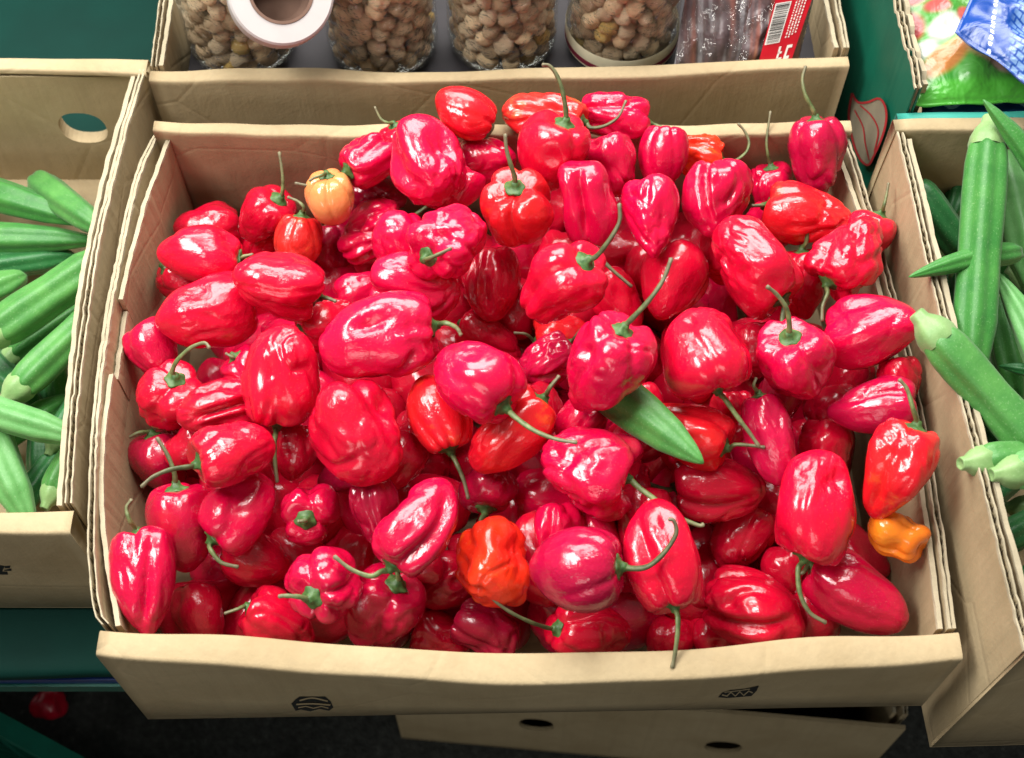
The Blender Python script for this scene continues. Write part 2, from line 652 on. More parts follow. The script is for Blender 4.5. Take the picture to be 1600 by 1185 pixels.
# ---- the pepper box
PB = dict(fl=(-.2400, .2500), fr=(.2600, .2480), br=(.2430, .6440), bl=(-.2560, .6440))
BZ = -0.128
boff = (0.0, .447, BZ)
pbox = thing('pepper_box', 'open brown cardboard box heaped with red peppers in the centre', 'box', boff)
pfront = folded_panel('front_panel', PB['fl'], PB['fr'], BZ, .001, .0185, pbox, 3, bow=.014, inward=1, off=boff, zdip=.002, z0b=-.090)
folded_panel('back_panel', PB['bl'], PB['br'], BZ, .010, .0115, pbox, 4, bow=-.004, inward=-1, off=boff, zdip=.001)
sheet_panel(pbox, 'side_panel', (PB['fl'][0] + .001, PB['fl'][1] + .0185), (PB['bl'][0] + .001, PB['bl'][1] - .002), BZ, .001, .0052, 11, bow=.022, inward=-1, off=boff, bpow=.5)
sheet_panel(pbox, 'side_panel', (PB['fr'][0] - .001, PB['fr'][1] + .0185), (PB['br'][0] - .001, PB['br'][1] - .002), BZ, .001, .0050, 12, bow=.010, inward=1, off=boff)


def lerp2(a, b, t):
    return (a[0] + (b[0] - a[0]) * t, a[1] + (b[1] - a[1]) * t)


# inner flaps along the left side (three, with a step between) and the right side
lf, lb = (PB['fl'][0] + .0072, PB['fl'][1] + .019), (PB['bl'][0] + .0072, PB['bl'][1] - .011)
rf, rb = (PB['fr'][0] - .0085, PB['fr'][1] + .019), (PB['br'][0] - .0085, PB['br'][1] - .011)


def bowed(a, b, t, bow, sgn):
    p = lerp2(a, b, t)
    return (p[0] + sgn * bow * max(0, math.sin(math.pi * t)) ** (.5 if sgn < 0 else 1), p[1])


for (t0, t1, zz, sd) in ((.0, .47, -.002, 21), (.475, .62, -.012, 22), (.625, 1.0, .000, 23)):
    sheet_panel(pbox, 'inner_flap', bowed(lf, lb, t0, .0215, -1), bowed(lf, lb, t1, .0215, -1), BZ, zz, .0045, sd, bow=(.008 if t0 == 0 else .003) if t1 - t0 > .3 else 0, inward=-1, off=boff)
for (t0, t1, zz, sd) in ((.0, .56, -.001, 24), (.565, 1.0, -.003, 25)):
    sheet_panel(pbox, 'inner_flap', bowed(rf, rb, t0, .010, 1), bowed(rf, rb, t1, .010, 1), BZ, zz, .0042, sd, bow=.003, inward=1, off=boff)
floor_panel(pbox, [(PB['fl'][0], .274), (PB['fr'][0], .274), PB['br'], PB['bl']], BZ + .0005, boff)


# black printed marks low on the front panel
from mathutils.bvhtree import BVHTree


def bvh_of(o, off):
    me = o.data
    return BVHTree.FromPolygons([tuple(np.array(v.co) + np.array(off)) for v in me.vertices], [tuple(p.vertices) for p in me.polygons])


def smudge(parent, panel, cx, cy, wpx, hpx, off, seed, rows=5):
    rg = random.Random(seed)
    m = MB()
    bv = bvh_of(panel, off)

    def P(px, py):
        d = Vector(ray(px, py)).normalized()
        q, nn, _, _ = bv.ray_cast(Vector(CAM), d)
        return None if q is None else q - d * .0005
    for r in range(rows):
        y = cy - hpx / 2 + hpx * (r + .5) / rows
        half = wpx / 2 * (1 - .28 * abs((r + .5) / rows - .45) * 2)
        x = cx - half
        while x < cx + half - 4:
            w = rg.uniform(7, 24)
            x2 = min(x + w, cx + half)
            t = hpx / rows * rg.uniform(.28, .56)
            sl = rg.uniform(-1.5, 1.5)
            q = [P(x, y - t + sl), P(x2, y - t - sl), P(x2 + rg.uniform(-2, 2), y + t), P(x + rg.uniform(-2, 2), y + t)]
            if None not in q:
                m.add(q, [(0, 1, 2, 3)])
            x = x2 + rg.uniform(-3, 3)
    return m.build('printed_mark', M_BLACK, parent, False, off)


# ---- okra box on the left
LBf, LBb = (-.2675, .3280), (-.2715, .7080)
loff = (-.515, .52, BZ)
lbox = thing('okra_box', 'shallow cardboard box of okra on the left with a round hand hole', 'box', loff)
lfront = folded_panel('front_panel', (-.766, .3265), LBf, BZ, .002, .0150, lbox, 31, bow=.002, inward=1, off=loff)
sheet_panel(lbox, 'side_panel', (LBf[0] - .0005, LBf[1] + .017), (LBb[0], LBb[1] - .002), BZ, .003, .0056, 32, bow=-.011, inward=1, off=loff)
sheet_panel(lbox, 'inner_flap', (LBf[0] - .0075, LBf[1] + .017), (LBb[0] - .0075, LBb[1] - .013), BZ, .001, .0050, 33, bow=-.011, inward=1, off=loff)
sheet_panel(lbox, 'side_panel', (-.766, .344), (-.772, .706), BZ, .003, .0056, 34, inward=-1, off=loff)
hb = at(130, 200, 0)
dhole = ray(130, 200); th_ = (.6975 - CAM[1]) / dhole[1]; hp = CAM + dhole * th_
hole_panel('back_panel', (-.7715, .709), LBb, BZ, -.004, .011, [(hp[0] + .7715, hp[2], .0185, .0175)], lbox, loff, inward=-1)
folded_panel('back_rim', (-.7715, .7105), (LBb[0] + .0005, LBb[1] + .0015), -.0045, .004, .0145, lbox, 35, inward=-1, off=loff)
floor_panel(lbox, [(-.766, .329), (LBf[0], LBf[1]), (LBb[0], LBb[1] - .003), (-.7715, .705)], BZ + .002, loff)

# ---- okra box on the right (deeper)
RZ = .0575
RF, RB = (.2735, .2320), (.2560, .5985)
roff = (.51, .42, BZ)
rbox = thing('okra_box', 'deep cardboard box piled with okra on the right', 'box', roff)
sheet_panel(rbox, 'side_panel', (RF[0], RF[1] + .002), RB, BZ, RZ, .0060, 41, bow=.001, inward=-1, off=roff)
sheet_panel(rbox, 'inner_flap', (RF[0] + .0075, RF[1] + .014), (RB[0] + .0075, RB[1] - .011), BZ, RZ - .0015, .0058, 42, bow=.001, inward=-1, off=roff)
folded_panel('back_panel', (RB[0] - .0005, RB[1] + .003), (.76, .612), BZ, RZ + .001, .0110, rbox, 43, inward=-1, off=roff)
folded_panel('front_panel', (RF[0] + .0003, RF[1]), (.776, .245), BZ, RZ, .0120, rbox, 44, inward=1, off=roff)
sheet_panel(rbox, 'side_panel', (.776, .262), (.76, .61), BZ, RZ, .0060, 45, inward=1, off=roff)
floor_panel(rbox, [RF, (.776, .245), (.76, .611), RB], BZ + .002, roff)

# ---- raised box behind, holding the jars
KZ = .008
koff = (0, .85, BZ)
kbox = thing('jar_box', 'brown cardboard box behind the peppers holding jars and a paper roll', 'box', koff)
folded_panel('front_panel', (-.2670, .6845), (.2480, .6935), BZ, KZ - .001, .0110, kbox, 51, bow=.007, inward=1, off=koff, z1b=KZ + .004)
sheet_panel(kbox, 'side_panel', (-.2672, .6960), (-.275, 1.06), BZ, KZ + .002, .0055, 52, inward=-1, off=koff)
sheet_panel(kbox, 'inner_flap', (-.2605, .6970), (-.268, 1.05), BZ, KZ + .001, .0050, 53, inward=-1, off=koff)
sheet_panel(kbox, 'side_panel', (.2485, .7060), (.2400, 1.06), BZ, KZ + .010, .0055, 54, inward=1, off=koff)
sheet_panel(kbox, 'inner_flap', (.2405, .7070), (.2320, 1.05), BZ, KZ + .008, .0048, 55, inward=1, off=koff)
folded_panel('back_panel', (-.268, 1.075), (.240, 1.075), BZ, KZ, .0110, kbox, 56, inward=-1, off=koff)
floor_panel(kbox, [(-.25, .70), (.238, .71), (.230, 1.06), (-.256, 1.06)], -.030, koff, plain('painted_shade_floor', (.022, .018, .022), .7))  # floor coloured near-black to paint in the shadow between the jars

# ---- green carton behind the right okra box
GRZ = .075
goff = (.52, .85, BZ)
M_GREEN = plain('green_carton', (.001, .095, .055), .5, .15, 20)
M_AQUA = plain('aqua_edge', (.05, .36, .29), .55, .1, 30)
gbox = thing('green_carton', 'dark green printed carton behind the right okra box with torn edges', 'carton', goff)
sheet_panel(gbox, 'side_panel', (.2665, .6120), (.2600, 1.0), BZ, GRZ, .0058, 61, bow=.002, inward=-1, off=goff, rag=.0024, mats=[M_GREEN, M_CARD_RAW, M_FLUTE])
sheet_panel(gbox, 'inner_flap', (.2745, .6200), (.2680, .99), BZ, GRZ - .002, .0056, 62, bow=.002, inward=-1, off=goff, rag=.0024, mats=[M_CARD, M_CARD_RAW, M_FLUTE])
folded_panel('front_panel', (.2600, .6038), (.77, .6155), BZ, .0550, .0075, gbox, 63, inward=1, off=goff, mat=M_AQUA)
sheet_panel(gbox, 'side_panel', (.77, .638), (.764, 1.0), BZ, GRZ, .0058, 64, inward=1, off=goff, mats=[M_GREEN, M_CARD_RAW, M_FLUTE])
sheet_panel(gbox, 'back_panel', (.260, 1.0065), (.764, 1.0065), BZ, GRZ, .0058, 65, inward=-1, off=goff, mats=[M_GREEN, M_CARD_RAW, M_FLUTE])
floor_panel(gbox, [(.265, .613), (.77, .627), (.764, 1.0), (.26, 1.0)], BZ + .003, goff)

# the leaf-shaped print on its left face (cream leaf, red outline and veins)
M_LEAFPRINT = plain('cream_print', (.20, .17, .12), .6)
M_REDPRINT = plain('red_print', (.30, .015, .02), .5)
gx = lambda y: .2660 + (.2600 - .2665) * (y - .611) / .389 - .0024


def on_face(px, py, lift=0.0):
    d = ray(px, py)
    t = gx(.65) / d[0]
    for _ in range(6):
        q = CAM + d * t
        t = (gx(q[1]) - lift) / d[0]
    return CAM + d * t


leaf = [(1331, 146), (1340, 160), (1356, 160), (1372, 154), (1381, 162), (1385, 180), (1382, 202), (1374, 225), (1365, 244), (1357, 258), (1346, 252), (1337, 235), (1330, 210), (1326, 180)]
lp = smooth_path(leaf + [leaf[0]], 60)
pl = [on_face(a, b) for a, b in lp]
m = MB(); m.add(pl, [tuple(range(len(pl)))]); m.build('leaf_print', M_LEAFPRINT, gbox, False, goff)


def ribbon(pts, wpx, lift):
    P = smooth_path(pts, 40)
    T = np.gradient(P, axis=0); T /= np.linalg.norm(T, axis=1)[:, None] + 1e-9
    N = np.c_[-T[:, 1], T[:, 0]] * wpx / 2
    V = [on_face(*(P[i] + s * N[i]), lift) for i in range(len(P)) for s in (-1, 1)]
    return V, grid_faces(len(P), 2)


m = MB()
m.add(*ribbon(leaf + [leaf[0]], 3.4, .0005))
m.add(*ribbon([(1344, 165), (1362, 182), (1372, 205), (1366, 238)], 2.2, .0005))
m.add(*ribbon([(1335, 172), (1348, 198), (1352, 225), (1358, 250)], 2.0, .0005))
m.build('red_outline', M_REDPRINT, gbox, False, goff)

# ---- box standing on the ground in front, under the table edge
ww = (at(605, 1068, CAM_Z - 1.28), at(1415, 1140, CAM_Z - 1.28))
wl, wr = ww[0][:2], ww[1][:2]
woff = (float((wl[0] + wr[0]) / 2), float((wl[1] + wr[1]) / 2 + .17), GZ)
wbox = thing('lower_box', 'empty cardboard box with two hand holes standing on the ground below', 'box', woff)
WZ = CAM_Z - 1.28
dv = (wr - wl) / np.linalg.norm(wr - wl); nv = np.array([-dv[1], dv[0]])


def on_low(px, py):
    d = ray(px, py)
    # plane through wl with normal nv
    t = np.dot(wl - CAM[:2], nv) / np.dot(d[:2], nv)
    q = CAM + d * t
    return float(np.dot(q[:2] - wl, dv)), float(q[2])


h1 = on_low(838, 1133); h2 = on_low(1130, 1168)
hole_panel('front_panel', tuple(wl), tuple(wr), GZ + .002, WZ, .004, [(h1[0], h1[1], .018, .021), (h2[0], h2[1], .019, .021)], wbox, woff)
b0, b1 = wl + nv * .36, wr + nv * .36
hole_panel('back_panel', tuple(b0), tuple(b1), GZ + .002, WZ, .008, [], wbox, woff, inward=-1)
sheet_panel(wbox, 'side_panel', tuple(wl + nv * .011), tuple(b0 - nv * .009), GZ + .002, WZ + .003, .0055, 71, inward=-1, off=woff)
sheet_panel(wbox, 'side_panel', tuple(wr + nv * .011), tuple(b1 - nv * .009), GZ + .002, WZ + .012, .0055, 72, inward=1, off=woff)
sheet_panel(wbox, 'inner_flap', tuple(wr + nv * .012 - dv * .010), tuple(b1 - nv * .010 - dv * .010), GZ + .002, WZ + .010, .005, 73, inward=1, off=woff)
floor_panel(wbox, [wl, wr, b1, b0], GZ + .008, woff)

# marks on the front panels


def panel_print(name, parent, panel, off, polys, strokes):
    """dark printed shapes with lighter lines, laid on the panel"""
    bv = bvh_of(panel, off)

    def Pp(px, py, lift):
        d = Vector(ray(px, py)).normalized()
        q, nn, _, _ = bv.ray_cast(Vector(CAM), d)
        return q - d * lift
    m = MB()
    for poly in polys:
        m.add([Pp(a, b, .0016) for a, b in poly], [tuple(range(len(poly)))])
    for pts, w in strokes:
        Pt = smooth_path(pts, 6 * (len(pts) - 1) + 1) if len(pts) > 2 and w > 0 else np.array(pts, float)
        w = abs(w)
        T = np.gradient(Pt, axis=0); T /= np.linalg.norm(T, axis=1)[:, None] + 1e-9
        N = np.c_[-T[:, 1], T[:, 0]] * w / 2
        V = [Pp(*(Pt[i] + sg * N[i]), .0021) for i in range(len(Pt)) for sg in (-1, 1)]
        m.add(V, grid_faces(len(Pt), 2), 1)
    return m.build(name, [M_BLACK, M_CARD], parent, False, off)


panel_print('printed_mark', pbox, pfront, boff,
            [[(455, 1100), (462, 1093), (468, 1089), (508, 1089), (517, 1097), (521, 1106), (514, 1111), (499, 1108), (485, 1112), (470, 1109), (462, 1111)]],
            [([(468, 1095), (488, 1091), (512, 1096)], 2.2), ([(463, 1101), (488, 1100), (516, 1102)], 2.4), ([(466, 1106), (478, 1104), (490, 1107), (502, 1104), (513, 1107)], -1.6)])
panel_print('printed_mark', pbox, pfront, boff,
            [[(1122, 1090), (1128, 1083), (1141, 1079), (1163, 1077), (1186, 1072), (1182, 1080), (1174, 1088), (1150, 1090), (1136, 1091)]],
            [([(1128, 1086), (1136, 1088), (1142, 1082), (1149, 1088), (1156, 1081), (1162, 1087), (1170, 1080), (1176, 1083)], -1.8), ([(1132, 1082), (1150, 1080), (1172, 1077)], 1.2)])
smudge(lbox, lfront, 4, 891, 30, 14, loff, 3, rows=3)

# ------------------------------------------------------------------ habanero peppers
STY = {  # p blockiness, k taper, waist, lobes, groove depth, dents, creases, wrinkle, crinkle, tip
    'smooth':  dict(cm=0.055, p=.82, k=.22, w=.05, n=3, A=.15, de=2, cr=0, wr=.030, ck=.010, tip=.10),
    'ribbed':  dict(cm=0.021, p=.84, k=.12, w=.00, n=7, A=.13, de=0, cr=0, wr=.018, ck=.004, tip=.08),
    'lobed':   dict(cm=0.072, p=.82, k=.22, w=.06, n=4, A=.32, de=2, cr=0, wr=.034, ck=.012, tip=.06),
    'wrinkled': dict(cm=0.124, p=.77, k=.17, w=.05, n=3, A=.18, de=4, cr=2, wr=.050, ck=.030, tip=.08),
    'folded':  dict(cm=0.098, p=.80, k=.18, w=.05, n=3, A=.20, de=3, cr=2, wr=.042, ck=.018, tip=.09),
    'knobbly': dict(cm=0.104, p=.76, k=.04, w=.12, n=4, A=.28, de=6, cr=2, wr=.070, ck=.018, tip=-.04),
    'tapered': dict(cm=0.078, p=.86, k=.32, w=.00, n=3, A=.18, de=2, cr=1, wr=.034, ck=.012, tip=.14),
    'long':    dict(cm=0.078, p=.72, k=.06, w=.02, n=3, A=.10, de=3, cr=1, wr=.034, ck=.014, tip=.09),
}


def pepper_shape(seed, L, Wd, style, nth=42, nph=56, bend=None):
    s = STY[style]
    rg = np.random.default_rng(seed)
    th = np.linspace(0, math.pi, nth + 2)[1:-1]
    # a little denser near the stem end
    th = np.concatenate([[.035], th, [math.pi - .03]])
    ph = np.arange(nph) / nph * 2 * math.pi
    TH, PH = np.meshgrid(th, ph, indexing='ij')
    TH, PH = TH.ravel(), PH.ravel()
    U = np.c_[np.sin(TH) * np.cos(PH), np.sin(TH) * np.sin(PH), np.cos(TH)]
    zz = np.cos(TH)
    rr = np.sin(TH) ** s['p']
    k = s['k'] * rg.uniform(.7, 1.3)
    rr = rr * (1 + k * zz)
    rr *= 1 - s['w'] * rg.uniform(.3, 1.6) * np.exp(-((zz + .2) / .3) ** 2)
    n = s['n'] + (rg.integers(-1, 2) if s['n'] > 3 else rg.integers(0, 2))
    ang = (np.arange(n) + rg.uniform(-.22, .22, n)) / n * 2 * math.pi + rg.uniform(0, 6.28)
    G = np.zeros_like(TH)
    for a in ang:
        d = np.abs((PH - a + .25 * np.sin(TH * 1.5 + a) + math.pi) % (2 * math.pi) - math.pi)
        sg = (1.5 / n) * rg.uniform(.45, .8)
        G = np.maximum(G, np.exp(-(d / sg) ** 1.5) * rg.uniform(.55, 1.2))
    env = np.clip(np.sin(TH), 0, 1) ** .35 * (.62 + .42 * zz)
    rr *= 1 - s['A'] * G * env
    # shoulders swell between the grooves
    zz = zz + .085 * (1 - G) * np.exp(-((TH - .62) / .42) ** 2)
    zz = zz - rg.uniform(.10, .22) * np.exp(-(TH / .42) ** 2)
    tip = s['tip'] * rg.uniform(.3, 1.7)
    zz = zz - tip * np.exp(-((math.pi - TH) / .38) ** 2)
    P = np.c_[rr * np.cos(PH), rr * np.sin(PH), zz * (L / Wd)]
    # whole-body asymmetry
    el = rg.uniform(.9, 1.0)
    P[:, 1] *= el
    disp = np.zeros(len(P))
    for _ in range(s['de']):
        c = rg.normal(size=3); c[2] *= .7; c /= np.linalg.norm(c)
        a = np.arccos(np.clip(U @ c, -1, 1))
        disp -= rg.uniform(.09, .25) * np.exp(-(a / rg.uniform(.22, .50)) ** 2)
    for _ in range(s['de'] + 1):
        c = rg.normal(size=3); c /= np.linalg.norm(c)
        a = np.arccos(np.clip(U @ c, -1, 1))
        disp += rg.uniform(.05, .14) * np.exp(-(a / rg.uniform(.35, .7)) ** 2)
    for _ in range(s['cr']):
        # a long furrow running more or less from end to end
        c = rg.normal(size=3); c[2] = 0; c /= np.linalg.norm(c)
        nrm = np.cross(c, [rg.uniform(-.45, .45), rg.uniform(-.45, .45), 1]); nrm /= np.linalg.norm(nrm)
        dist = np.abs(U @ nrm + .12 * waves(U, 3, 2, 4, rg))
        win = np.exp(-((np.arccos(np.clip(U @ c, -1, 1))) / rg.uniform(.75, 1.1)) ** 4)
        sg = rg.uniform(.09, .2)
        disp -= rg.uniform(.13, .25) * np.exp(-(dist / sg) ** 1.7) * win
        disp += .05 * np.exp(-((dist - sg * 1.9) / sg) ** 2) * win
    disp += (.045 + s['wr'] * .8) * waves(U, 9, 1.4, 3.2, rg)
    # crumpled skin: sharp little valleys along the zero lines of a slow noise
    Uw = U * np.array([1, 1, .62]) + .10 * np.c_[waves(U, 5, 2, 5, rg), waves(U, 5, 2, 5, rg), waves(U, 5, 2, 5, rg)]
    pa = np.clip(waves(U, 5, 1.2, 2.4, rg) * .8 + .55, 0, 1) * np.sin(TH) ** .5
    n1 = waves(Uw, 12, 3.0, 6.5, rg)
    n2 = waves(Uw, 14, 7, 13, rg)
    disp -= s['cm'] * pa * (1.25 * np.exp(-(n1 / .28) ** 2) - .45)
    disp -= s['cm'] * .55 * pa * (np.exp(-(n2 / .34) ** 2) - .4)
    Ul = U * np.array([1, 1, .42])
    disp += s['wr'] * waves(Ul, 14, 3.5, 8, rg) * np.sin(TH) ** .6
    c1 = waves(U * np.array([1, 1, .6]), 16, 9, 20, rg)
    patch = np.clip(waves(U, 6, 1.2, 2.6, rg) + .1, 0, 1)
    disp += s['ck'] * (np.abs(c1) * -1.6 + .9) * patch * np.sin(TH) ** .5
    P += U * disp[:, None]
    # bend
    b = rg.uniform(-.16, .16) if bend is None else bend
    q = P[:, 2] / (L / Wd)
    P[:, 0] += b * (q ** 2 - .3)
    P[:, 1] += rg.uniform(-.08, .08) * (q ** 2 - .3)
    # fit to the asked size
    lo, hi = P.min(0), P.max(0)
    ext = (hi - lo)
    P -= (lo + hi) / 2
    P[:, :2] *= Wd / ((ext[0] + ext[1]) / 2)
    P[:, 2] *= L / ext[2]
    nr = len(th)
    top = P[:nph].mean(0); bot = P[-nph:].mean(0)
    V = np.vstack([P, top, bot])
    F = grid_faces(nr, nph, False, True)
    F = [(a, d, c, b_) for (a, b_, c, d) in F]
    a0, b0 = nr * nph, nr * nph + 1
    for j in range(nph):
        F.append((a0, j, (j + 1) % nph))
        F.append((b0, (nr - 1) * nph + (j + 1) % nph, (nr - 1) * nph + j))
    return V, F, top


def calyx_shape(r, h, rg):
    """a small cup with a scalloped rim that rises into the stalk; axis +z, z=0 at the skin"""
    n = 24
    ph = np.arange(n) / n * 2 * math.pi
    sc = 1 + .10 * np.cos(5 * ph + rg.uniform(0, 6)) + .05 * np.cos(3 * ph + rg.uniform(0, 6))
    rows = []
    for (q, z) in ((.90, -.30), (1.0, -.14), (1.02, .0), (.92, .10), (.72, .20), (.52, .36), (.40, .62), (.32, 1.0)):
        f = 1 + (sc - 1) * min(1, q * 1.1)
        rows.append(np.c_[r * q * f * np.cos(ph), r * q * f * np.sin(ph), np.full(n, z * h) + (.10 * h * np.cos(5 * ph) if q > .9 else 0)])
    V = np.concatenate(rows)
    F = [(a, d, c, b) for (a, b, c, d) in grid_faces(len(rows), n, False, True)]
    F = [tuple(reversed(f)) for f in F]
    F.append(tuple(range((len(rows) - 1) * n, len(rows) * n)))
    return V, F


# heap height above the rim (metres) at points of the picture
HEAP = [(300, 300, -.058), (320, 345, -.050), (312, 400, -.030), (240, 545, -.045), (240, 640, -.034), (245, 730, -.035), (280, 820, -.020), (225, 915, -.012),
        (320, 490, -.008), (430, 440, .004), (412, 335, -.035), (516, 313, -.012), (580, 250, -.010), (590, 525, .040), (440, 590, .028), (362, 705, .010),
        (484, 800, -.012), (510, 910, -.022), (598, 955, -.012), (435, 985, -.036), (720, 178, .038), (668, 258, .036), (860, 235, .045), (960, 180, .028),
        (848, 178, .034), (808, 330, .044), (705, 372, .046), (743, 588, .050), (555, 670, .030), (657, 818, .016), (770, 880, .000), (900, 890, .012),
        (918, 735, .030), (945, 580, .055), (880, 445, .054), (920, 315, .046), (1017, 340, .040), (1117, 310, .034), (1035, 245, .020), (1090, 240, -.002),
        (1205, 290, -.022), (1278, 243, -.002), (1262, 335, .006), (1172, 412, .042), (1328, 395, .028), (1368, 512, .034), (1248, 570, .032), (1097, 548, .052),
        (1360, 630, .000), (1398, 740, .010), (1400, 838, -.030), (1280, 790, .018), (1203, 690, .008), (1125, 760, .012), (1075, 670, .022), (1035, 870, .006),
        (1180, 955, -.008), (1340, 930, -.018), (925, 985, -.024), (760, 985, -.030), (1050, 1005, -.036), (310, 975, -.050)]
HEAP = np.array(HEAP, float)


def heap_z(px, py):
    d2 = (HEAP[:, 0] - px) ** 2 + (HEAP[:, 1] - py) ** 2 + 60.0
    w = 1 / d2 ** 1.6
    return float((HEAP[:, 2] * w).sum() / w.sum())


PEP = []


def P(cx, cy, w, l, ang, tilt, col, style, layer, label, stem=None, bend=None, seed=None, group=None):
    PEP.append(dict(cx=cx, cy=cy, w=w, l=l, ang=ang, tilt=tilt, col=col, style=style, layer=layer, label=label, stem=stem, bend=bend,
                    seed=seed if seed is not None else 1000 + len(PEP) * 7, group=group))


# --- back rows
P(723, 175, 86, 100, -28, -8, 'scarlet', 'ribbed', 0, 'smooth ribbed scarlet pepper perched highest at the back rim of the box')
P(850, 186, 82, 138, -6, 10, 'coral', 'wrinkled', 1, 'pale scarlet wrinkled pepper lying on its side at the back rim, stem curling right', [(912, 196), (925, 204), (945, 199), (965, 183), (977, 158)])
P(960, 183, 84, 118, -12, 0, 'crimson', 'knobbly', 1, 'knobbly crimson pepper at the back rim with a thick pale green stem', [(1004, 184), (1022, 192), (1045, 203), (1075, 214)])
P(858, 240, 116, 132, 68, 28, 'red', 'smooth', 0, 'large red pepper with the tallest upright stem reaching over the back rim', [(877, 188), (881, 165), (877, 140), (869, 118), (858, 105), (848, 104)])
P(668, 259, 124, 132, 115, -40, 'crimson', 'folded', 0, 'big folded crimson pepper below the highest scarlet one, underside creased')
P(582, 248, 82, 100, 208, 20, 'crimson', 'wrinkled', 1, 'crimson pepper whose green stem reaches across the small peach coloured pepper', [(553, 268), (543, 279), (515, 290), (485, 290), (463, 286)])
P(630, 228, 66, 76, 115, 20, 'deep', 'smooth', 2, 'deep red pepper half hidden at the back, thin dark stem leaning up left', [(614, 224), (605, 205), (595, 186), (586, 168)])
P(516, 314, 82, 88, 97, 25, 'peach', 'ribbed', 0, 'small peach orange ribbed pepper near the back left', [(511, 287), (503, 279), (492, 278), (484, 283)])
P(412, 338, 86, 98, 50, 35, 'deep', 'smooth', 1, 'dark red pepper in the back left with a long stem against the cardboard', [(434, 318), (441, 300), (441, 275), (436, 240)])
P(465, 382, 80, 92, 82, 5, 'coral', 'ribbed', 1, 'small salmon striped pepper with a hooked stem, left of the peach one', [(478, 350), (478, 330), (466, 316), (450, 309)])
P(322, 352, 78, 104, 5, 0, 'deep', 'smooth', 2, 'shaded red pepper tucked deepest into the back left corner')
P(312, 398, 102, 136, -4, 5, 'red', 'smooth', 0, 'glossy red pepper leaning on the left wall with a dark green calyx on its right', [(360, 402), (374, 400), (394, 398)], seed=71)
P(300, 438, 92, 104, 150, 10, 'red', 'smooth', 2, 'red pepper under the glossy left wall one, hooked pale stem tip showing', [(286, 447), (268, 428), (258, 420), (280, 414)])
P(405, 380, 78, 82, 60, 0, 'red', 'smooth', 2, 'red pepper peeping out behind the salmon striped pepper')
P(362, 374, 66, 76, 30, 0, 'scarlet', 'smooth', 2, 'small scarlet shoulder of a pepper behind the glossy left wall pepper')
P(320, 492, 116, 158, 16, -8, 'red', 'smooth', 0, 'long coral red pepper with one ridge of highlight by the left wall', seed=88)
P(433, 442, 110, 144, -16, -4, 'red', 'smooth', 0, 'plump smooth red pepper with bright green stub at its right end', [(500, 462), (512, 466), (524, 471)], seed=95)
P(243, 548, 86, 102, 120, -10, 'crimson', 'smooth', 1, 'shaded crimson pepper squeezed against the left wall under the coral red one')
# --- left and centre
P(440, 586, 122, 168, -97, -12, 'red', 'lobed', 0, 'tall lobed red pepper hanging with its stem pointing straight down', [(430, 667), (427, 695), (430, 725), (433, 752)], seed=112)
P(515, 505, 96, 112, 195, 15, 'red', 'wrinkled', 1, 'shiny red pepper half under the big wrinkled one, straight thin stem up right', [(477, 523), (492, 505), (514, 486)])
P(590, 527, 130, 192, 10, 0, 'crimson', 'wrinkled', 0, 'largest crimson pepper with a heavily wrinkled glossy top in the left centre', [(684, 502), (700, 502), (712, 513), (719, 524)], seed=141)
P(266, 628, 106, 114, 82, 50, 'red', 'lobed', 1, 'lobed red pepper by the left wall with a long hooked dark stem', [(266, 606), (264, 590), (275, 568), (298, 545), (318, 538), (326, 546)])
P(340, 640, 100, 132, 8, -8, 'red', 'folded', 0, 'flat sided glossy red pepper lying on the lobed one near the left wall', seed=77)
P(365, 705, 114, 132, 200, 12, 'red', 'smooth', 0, 'red pepper whose stem stretches left to the box wall', [(318, 722), (298, 728), (268, 733), (240, 745), (223, 760)])
P(250, 728, 90, 108, 110, 10, 'purple', 'smooth', 2, 'dark crimson pepper in shade behind two crossing stems on the left', [(235, 672), (216, 676), (203, 684)])
P(282, 826, 116, 140, 97, 14, 'crimson', 'smooth', 1, 'crimson pepper at the left with a green stem standing straight up', [(271, 758), (270, 735), (262, 712), (246, 686)])
P(376, 795, 110, 132, 228, 0, 'crimson', 'smooth', 1, 'crimson pepper with stem curling under it above the front left', [(338, 838), (332, 858), (346, 878), (372, 885)])
P(484, 800, 100, 98, 250, 72, 'crimson', 'lobed', 1, 'small pepper seen stem end on, three lobes round a green calyx', [(487, 806), (481, 811), (466, 815)])
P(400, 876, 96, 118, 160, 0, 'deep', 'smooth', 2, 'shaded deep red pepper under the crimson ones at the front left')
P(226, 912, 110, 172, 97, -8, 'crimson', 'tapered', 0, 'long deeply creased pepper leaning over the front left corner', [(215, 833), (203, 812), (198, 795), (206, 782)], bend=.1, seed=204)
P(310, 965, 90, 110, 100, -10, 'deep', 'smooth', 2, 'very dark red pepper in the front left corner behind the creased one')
P(438, 975, 104, 122, 150, 5, 'red', 'smooth', 1, 'red pepper cut off by the front rim at the left, dark stem behind', [(388, 936), (372, 948), (352, 959)])
P(511, 910, 118, 126, 214, 52, 'crimson', 'lobed', 0, 'round crimson pepper facing up with a pale tipped stem lying left', [(484, 926), (466, 930), (446, 931), (437, 932)])
P(598, 954, 122, 140, 58, 40, 'crimson', 'lobed', 0, 'lobed crimson pepper at the front rim with a broad green calyx', [(627, 918), (625, 900), (615, 886), (600, 880)], seed=226)
P(657, 819, 118, 166, 236, 5, 'crimson', 'folded', 0, 'long oval crimson pepper with a dented side pointing down left', [(600, 878), (586, 890), (574, 898), (550, 889), (524, 869)], seed=231)
P(588, 805, 88, 116, 100, 0, 'purple', 'folded', 1, 'dark creased pepper in shade left of the long oval crimson one')
